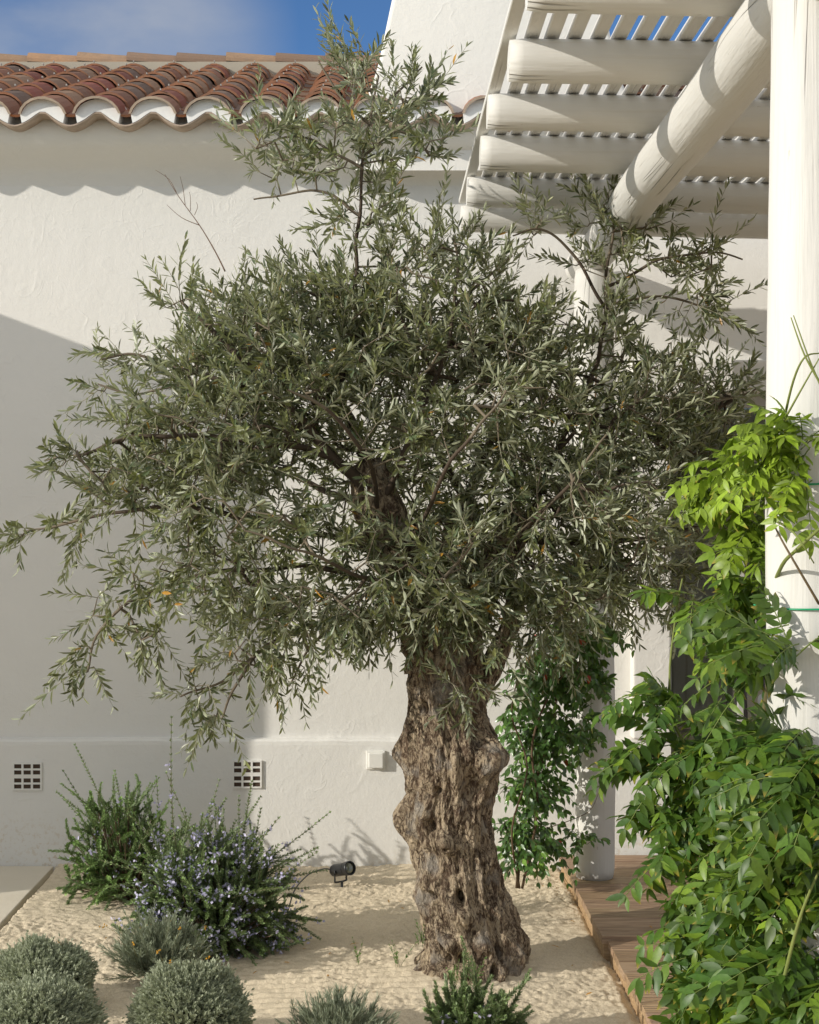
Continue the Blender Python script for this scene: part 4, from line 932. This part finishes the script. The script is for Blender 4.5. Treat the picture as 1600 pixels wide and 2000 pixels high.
def mound(px, py, d, rx, rz, zc, n, seed, label, cat='shrub'):
    r = np.random.RandomState(seed); c = W(px, py, d)
    o = root('cotton_lavender', (float(c[0]), d, 0), label, cat, 'clipped grey-green mounds at the front of the bed')
    v = unit(r.normal(size=(n, 3))); v = v[v[:, 2] > -.45]; n = len(v)
    lump = 1+.26*perlin(v[:, 0]*1.6+seed, v[:, 1]*1.6, v[:, 2]*1.6)+.14*perlin(v[:, 0]*6+seed, v[:, 1]*6, v[:, 2]*6)
    cz = np.array([c[0], d, zc]); S = v*lump[:, None]*np.array([rx, rx, rz])
    B = cz+S*r.uniform(.82, .96, (n, 1)); D = unit(v/np.array([rx, rx, rz]))+r.normal(0, .35, (n, 3))+np.array([0, 0, .3])
    Ln = r.uniform(.022, .040, n); Ln[r.rand(n) < .02] *= 1.9
    TP, P, Dl, N, L = shoots(r, B, D, Ln, 4, 3, .5, .012, np.zeros((n, 3)), t0=.2, taper=.1, phase=1.0)
    m = len(P); col = np.array([.42, .46, .33])*r.uniform(.65, 1.35, (m, 1))
    V, Fc, T = leaves(P, Dl, N, L*1.35, np.full(m, .0052), T_NEEDLE, None, col)
    mesh('foliage', V, Fc, M['grey'], o, tint=T)
    # woody core
    st = MB(); V, Fc = tubes(np.stack([np.repeat(np.array([[c[0], d, 0]]), 300, 0), B[:300]], 1), np.full((300, 2), .0022), 4); st.add(V, Fc, (.16, .13, .09))
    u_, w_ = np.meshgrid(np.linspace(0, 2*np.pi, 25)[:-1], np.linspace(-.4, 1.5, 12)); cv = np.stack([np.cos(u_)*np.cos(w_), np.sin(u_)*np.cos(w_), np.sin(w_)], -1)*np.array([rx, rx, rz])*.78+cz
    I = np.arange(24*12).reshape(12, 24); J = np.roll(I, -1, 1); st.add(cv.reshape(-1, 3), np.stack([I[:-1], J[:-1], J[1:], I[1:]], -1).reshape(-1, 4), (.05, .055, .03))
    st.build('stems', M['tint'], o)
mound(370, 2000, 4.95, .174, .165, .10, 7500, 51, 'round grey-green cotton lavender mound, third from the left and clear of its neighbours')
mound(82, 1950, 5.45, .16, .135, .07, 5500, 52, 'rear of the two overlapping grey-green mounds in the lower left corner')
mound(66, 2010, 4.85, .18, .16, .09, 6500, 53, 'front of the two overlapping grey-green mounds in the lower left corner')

def curry(px, d, wr, ht, ns, seed, label, nfl):
    r = np.random.RandomState(seed); c = W(px, 1900, d); c[2] = 0
    o = root('curry_plant', (float(c[0]), d, 0), label, 'shrub')
    az = r.uniform(0, 2*np.pi, ns); el = np.arcsin(r.uniform(.2, 1, ns)); t = r.uniform(.1, 1, ns)
    dirs = np.stack([np.cos(az)*np.cos(el), np.sin(az)*np.cos(el), np.sin(el)], -1); ext = dirs*np.array([wr, wr*.8, ht])
    B = c+ext*(.6*t[:, None])+np.array([0, 0, .01]); Ln = np.linalg.norm(ext, axis=1)*r.uniform(.35, .55, ns)
    D = unit(ext)*.7+r.normal(0, .25, (ns, 3))+np.array([0, 0, .5])
    TP, P, Dl, N, L = shoots(r, B, D, Ln, 14, 3, .55, .034, r.normal(0, .015, (ns, 3)), t0=.05, jit=.4, phase=.9)
    n = len(P); col = np.array([.34, .39, .28])*r.uniform(.45, 1.3, (n, 1))
    V, Fc, T = leaves(P, Dl, N, L, np.full(n, .0030), T_NEEDLE, r.normal(0, .1, n), col)
    mesh('foliage', V, Fc, M['grey'], o, tint=T)
    st = MB(); V, Fc = tubes(TP, np.full(TP.shape[:2], .0012), 4); st.add(V, Fc, (.24, .25, .17))
    if nfl:
        for k in range(nfl):
            fl = MB()
            a = r.uniform(0, 6.28); b = c+np.array([math.cos(a)*wr*r.uniform(.2, 1.0), math.sin(a)*wr*.7, ht*r.uniform(.35, 1.05)])
            s = c+(b-c)*.4; v = tube_poly([s, (s+b)/2+r.normal(0, .01, 3), b], .0009, 4, 3); st.add(v[0], v[1], (.30, .27, .12))
            for q_ in range(5):
                p_ = b+r.normal(0, .005, 3); th_ = np.linspace(0, 2*np.pi, 7)[:-1]
                V = [p_+np.array([.0035*math.cos(x), .0035*math.sin(x), 0]) for x in th_]+[p_+np.array([0, 0, .004]), p_-np.array([0, 0, .004])]
                fl.add(V, [[i, (i+1) % 6, 6] for i in range(6)]+[[(i+1) % 6, i, 7] for i in range(6)], (.62, .33, .04))
            fl.build('flower_head', M['tint'], o)
    st.build('stems', M['tint'], o, smooth=True)
curry(308, 5.75, .23, .25, 420, 61, 'wispy silver-grey curry plant with tiny dry orange flowers, below the rosemary', 12)
curry(662, 4.95, .22, .19, 380, 62, 'fine-leaved silver-grey curry plant at the bottom edge, left of the trunk', 0)

# weeds and sprouts at the foot of the trunk
def weed(px, py, ht, seed, label, k=6, dd=0.0):
    r = np.random.RandomState(seed); d = CAMZ*F/(py-CY)+dd; c = W(px, py, d); o = root('weed', tuple(map(float, c)), label, 'weed', 'small weeds round the olive trunk')
    B = np.repeat(c[None], k, 0)+r.normal(0, .008, (k, 3))*np.array([1, 1, 0]); D = r.normal(0, .3, (k, 3))+np.array([0, 0, 1]); Ln = r.uniform(.5, 1.1, k)*ht
    TP, P, Dl, N, L = shoots(r, B, D, Ln, 6, 2, .8, .018, r.normal(0, .01, (k, 3)), t0=.2)
    n = len(P); V, Fc, T = leaves(P, Dl, N, L, L*.3, T_OLIVE, None, np.array([.13, .24, .06])*r.uniform(.7, 1.3, (n, 1))); mesh('leaves', V, Fc, M['wist'], o, tint=T)
    V, Fc = tubes(TP, np.full(TP.shape[:2], .0008), 4); MB().add(V, Fc, (.2, .2, .1)).build('stems', M['tint'], o)
weed(925, 1925, .13, 71, 'taller leafy weed growing at the foot of the trunk, above the low rosemary', 6, -.07)
weed(780, 1890, .10, 72, 'small weed at the left foot of the trunk', 5, -.1)
weed(890, 1922, .06, 73, 'tiny pale weed at the middle of the trunk foot', 4, -.07)
weed(697, 1890, .09, 74, 'thin weed alone in the sand left of the trunk', 3)
weed(822, 1850, .10, 75, 'green sprout on the left flank of the trunk base', 4, -.38)
# fallen leaves
r = np.random.RandomState(81); proto = None
spots = [(692, 1843), (1270, 1810, 1), (640, 1905), (1150, 1940), (1085, 1848), (115, 1842), (560, 1880), (1120, 1885), (760, 1760), (1060, 1730)]
r2 = np.random.RandomState(9)
for k in range(34):
    py_ = r2.uniform(1740, 1985); px_ = r2.uniform(560, 1200) if k % 3 else r2.uniform(120, 560)
    if (800 < px_ < 1040 and py_ > 1700) or px_ > 1090+(py_-1740)*.5: continue
    spots.append((px_, py_))
for i, s_ in enumerate(spots):
    deckz = len(s_) > 2; z = .084 if deckz else .016
    d = (CAMZ-z)*F/(s_[1]-CY); c = W(s_[0], s_[1], d); 
    if proto is None:
        V, Fc, T = leaves(np.array([[-.022, 0, 0]]), np.array([[1., .1, .15]]), np.array([[0, -.2, 1.]]), np.array([.045]), np.array([.011]), T_OLIVE, np.array([.2]), np.array([[.55, .28, .04]]))
        o = mesh('fallen_leaf', V, Fc, M['yellow'], tint=T); proto = o
    else: o = proto.copy(); COL.objects.link(o)
    o.location = c; o.rotation_euler = (r.normal(0, .3), r.normal(0, .3), r.uniform(0, 6.28)); s0 = ([1.1, .7, .8, .7, 1, .8, .6, .7, .7, .6][i] if i < 10 else r2.uniform(.35, .75)); o.scale = (s0,)*3
    tag(o, 'small yellowed olive leaf lying on the sand' if not deckz else 'pale dry leaf lying on the deck boards', 'fallen leaf', 'fallen leaves on the ground' if not deckz else None)

# ------------------------------------------------------------------ garden spotlight
def spot():
    d = 7.2; c = W(668, 1698, d)
    foot = W(660, 1727, d); o = root('garden_spotlight', tuple(map(float, foot)), 'black cylindrical garden spotlight on a bracket, aimed at the olive tree', 'spotlight')
    ax = unit(np.array([.62, -.72, .26]))
    u = unit(np.cross(ax, [0, 0, 1])); v = np.cross(u, ax)
    def lathe(prof, mat, name, par):
        a = np.arange(32)*2*np.pi/32; V = []; 
        for (s, rr) in prof: V += [c+ax*s+rr*(math.cos(t)*u+math.sin(t)*v) for t in a]
        n = len(prof); Fc = [[i*32+j, i*32+(j+1) % 32, (i+1)*32+(j+1) % 32, (i+1)*32+j] for i in range(n-1) for j in range(32)]; Fc += [list(range(32))[::-1], [(n-1)*32+j for j in range(32)]]
        return MB().add(V, [f[::-1] for f in Fc]).build(name, mat, par, smooth=False)
    b = lathe([(-.062, .022), (-.060, .027), (-.055, .029), (.026, .029), (.027, .031), (.030, .031), (.031, .029), (.034, .029), (.035, .032), (.060, .033), (.063, .032), (.063, .028), (.052, .026)], M['black'], 'body', o)
    lathe([(.0525, .0255), (.057, .022), (.060, .014), (.061, .004)], M['lens'], 'lens', b)
    mb = MB()
    e1 = c+u*.034-ax*.01; e2 = c-u*.034-ax*.01; dz = foot[2]+.012
    for q in (tube_poly([e1, [e1[0], e1[1], dz+.012], [e1[0]*.85+c[0]*.15, e1[1]*.85+c[1]*.15, dz], [e2[0]*.85+c[0]*.15, e2[1]*.85+c[1]*.15, dz], [e2[0], e2[1], dz+.012], e2], .0045, 8, 4),
              tube_poly([[c[0], c[1], dz], [c[0], c[1], -.05]], .006, 8, 1)): mb.add(q[0], q[1])
    mb.build('bracket', M['black'], o, smooth=True)
    t = c-ax*.06; q = tube_poly([t, t+np.array([-.04, .01, .006]), W(615, 1702, d-.1), W(598, 1712, d-.2), W(575, 1740, d-.35), W(560, 1790, d-.5)], .0033, 8, 6)
    MB().add(q[0], q[1]).build('cable', M['black'], o, smooth=True)
spot()

# ------------------------------------------------------------------ wrought iron chair on the deck
def chair():
    o = root('garden_chair', (1.80, 6.35, .08), 'dark wrought iron garden chair with scrolled arms and a pale cushion, behind the wisteria', 'chair')
    x0, x1, y0, y1, z0 = 1.56, 2.04, 6.10, 6.60, .08; mb = MB()
    def t(pts, r=.009): q = tube_poly(pts, r, 8, 5); mb.add(q[0], q[1])
    for x in (x0, x1):
        t([(x, y0, z0), (x, y0+.01, z0+.3), (x, y0, z0+.62)]); t([(x, y1+.04, z0), (x, y1, z0+.4), (x, y1+.08, z0+.95)])
    fr = mb.build('frame', M['iron'], o, smooth=True)
    mb = MB(); t([(x0, y0, z0+.42), (x1, y0, z0+.42), (x1, y1, z0+.42), (x0, y1, z0+.42), (x0, y0, z0+.42)]); t([(x0, y1+.08, z0+.93), ((x0+x1)/2, y1+.09, z0+1.0), (x1, y1+.08, z0+.93)])
    for k in range(5): x = x0+.08*(k+1); t([(x, y1, z0+.42), (x+.01, y1+.05, z0+.7), (x, y1+.08, z0+.96)], .006)
    mb.build('backrest', M['iron'], o, smooth=True)
    for x in (x0, x1):
        mb = MB(); pts = [(x, y1+.05, z0+.66), (x, y1-.2, z0+.68), (x, y0, z0+.66)]
        for a in np.linspace(0, 3.6*np.pi, 16): rr = .055*(1-a/(4.4*np.pi)); pts.append((x-.0, y0-.02-rr*math.sin(a)*.9, z0+.61+rr*math.cos(a)))
        t(pts, .011); mb.build('armrest', M['iron'], o, smooth=True)
    q = MB().box(x0+.02, x1-.02, y0+.02, y1-.02, z0+.43, z0+.50).build('cushion', M['cushion'], o); b = q.modifiers.new('b', 'BEVEL'); b.width = .025; b.segments = 4
    q = MB().box(x0+.04, x1-.04, y1-.03, y1+.03, z0+.50, z0+.88).build('cushion', M['cushion'], o); b = q.modifiers.new('b', 'BEVEL'); b.width = .025; b.segments = 4
chair()

# ------------------------------------------------------------------ light, sky, camera
sd = Vector((-2.0, -1.0, .75)).normalized(); el = math.asin(sd.z); rot = math.atan2(sd.x, sd.y)
sl = bpy.data.lights.new('sun', 'SUN'); sl.energy = 3.6; sl.angle = R_(.5); sl.color = (1.0, .94, .84)
so = bpy.data.objects.new('sun', sl); COL.objects.link(so); so.rotation_mode = 'QUATERNION'; so.rotation_quaternion = sd.to_track_quat('Z', 'Y'); so.location = (-8, -4, 6)
w = bpy.data.worlds.new('World'); sc.world = w; w.use_nodes = True; nt = w.node_tree; nt.nodes.clear()
def N(k): return nt.nodes.new('ShaderNode'+k)
out = N('OutputWorld'); bg = N('Background'); sky = N('TexSky'); sky.sky_type = 'NISHITA'; sky.sun_disc = False
sky.sun_elevation = el; sky.sun_rotation = rot; sky.air_density = 1.0; sky.dust_density = 0; sky.ozone_density = 6; sky.altitude = 1500
tc = N('TexCoord'); mp = N('Mapping'); mp.inputs['Scale'].default_value = (1, 1, 2.2); nt.links.new(tc.outputs['Generated'], mp.inputs[0])
nz = N('TexNoise'); nz.inputs['Scale'].default_value = 4.2; nz.inputs['Detail'].default_value = 6; nz.inputs['Roughness'].default_value = .5; nt.links.new(mp.outputs[0], nz.inputs['Vector'])
# a soft bank of cloud to the left of the view
dp = N('VectorMath'); dp.operation = 'DOT_PRODUCT'; cd = Vector((-.20, 1.0, .30)).normalized(); dp.inputs[1].default_value = cd; nt.links.new(tc.outputs['Generated'], dp.inputs[0])
mr = N('MapRange'); mr.inputs['From Min'].default_value = .990; mr.inputs['From Max'].default_value = .9985; nt.links.new(dp.outputs['Value'], mr.inputs['Value'])
rp_ = N('ValToRGB'); rp_.color_ramp.elements[0].position = .42; rp_.color_ramp.elements[1].position = .68; nt.links.new(nz.outputs['Fac'], rp_.inputs[0])
mu = N('Math'); mu.operation = 'MULTIPLY'; nt.links.new(mr.outputs[0], mu.inputs[0]); nt.links.new(rp_.outputs[0], mu.inputs[1])
mx = N('Mix'); mx.data_type = 'RGBA'; nt.links.new(mu.outputs[0], mx.inputs[0]); nt.links.new(sky.outputs[0], mx.inputs[6]); mx.inputs[7].default_value = (3.2, 3.5, 4.1, 1)
# unseen bright cloud added behind and above the viewer for neutral fill light
dp2 = N('VectorMath'); dp2.operation = 'DOT_PRODUCT'; dp2.inputs[1].default_value = (0, -1, 0); nt.links.new(tc.outputs['Generated'], dp2.inputs[0])
mr2 = N('MapRange'); mr2.inputs['From Min'].default_value = -.72; mr2.inputs['From Max'].default_value = -.3; nt.links.new(dp2.outputs['Value'], mr2.inputs['Value'])
nz2 = N('TexNoise'); nz2.inputs['Scale'].default_value = 2.2; nz2.inputs['Detail'].default_value = 6; nt.links.new(mp.outputs[0], nz2.inputs['Vector'])
rp2 = N('ValToRGB'); rp2.color_ramp.elements[0].position = .34; rp2.color_ramp.elements[1].position = .56; nt.links.new(nz2.outputs['Fac'], rp2.inputs[0])
mu2 = N('Math'); mu2.operation = 'MULTIPLY'; sp_ = N('SeparateXYZ'); nt.links.new(tc.outputs['Generated'], sp_.inputs[0])
mr3 = N('MapRange'); mr3.inputs['From Min'].default_value = .04; mr3.inputs['From Max'].default_value = .32; nt.links.new(sp_.outputs[2], mr3.inputs['Value'])
mu3 = N('Math'); mu3.operation = 'MULTIPLY'; nt.links.new(mr2.outputs[0], mu3.inputs[0]); nt.links.new(mr3.outputs[0], mu3.inputs[1])
nt.links.new(mu3.outputs[0], mu2.inputs[0]); nt.links.new(rp2.outputs[0], mu2.inputs[1])
mx2 = N('Mix'); mx2.data_type = 'RGBA'; nt.links.new(mu2.outputs[0], mx2.inputs[0]); nt.links.new(mx.outputs[2], mx2.inputs[6]); mx2.inputs[7].default_value = (9.9, 9.6, 8.9, 1)
nt.links.new(mx2.outputs[2], bg.inputs[0]); bg.inputs[1].default_value = .12; nt.links.new(bg.outputs[0], out.inputs[0])
cam = bpy.data.cameras.new('camera'); co = bpy.data.objects.new('camera', cam); COL.objects.link(co); sc.camera = co
co.location = (0, 0, CAMZ); co.rotation_euler = (R_(90), 0, 0); cam.sensor_fit = 'VERTICAL'; cam.sensor_height = 24; cam.lens = 24*F/2000
cam.shift_x = (800-CX)/2000; cam.shift_y = (CY-1000)/2000; cam.clip_start = .05; cam.clip_end = 500
sc.view_settings.view_transform = 'Standard'; sc.view_settings.look = 'None'; sc.view_settings.exposure = .05; sc.view_settings.gamma = 1
sc.render.resolution_x = 819; sc.render.resolution_y = 1024
sc.cycles.use_denoising = True; sc.cycles.max_bounces = 8; sc.cycles.transparent_max_bounces = 8
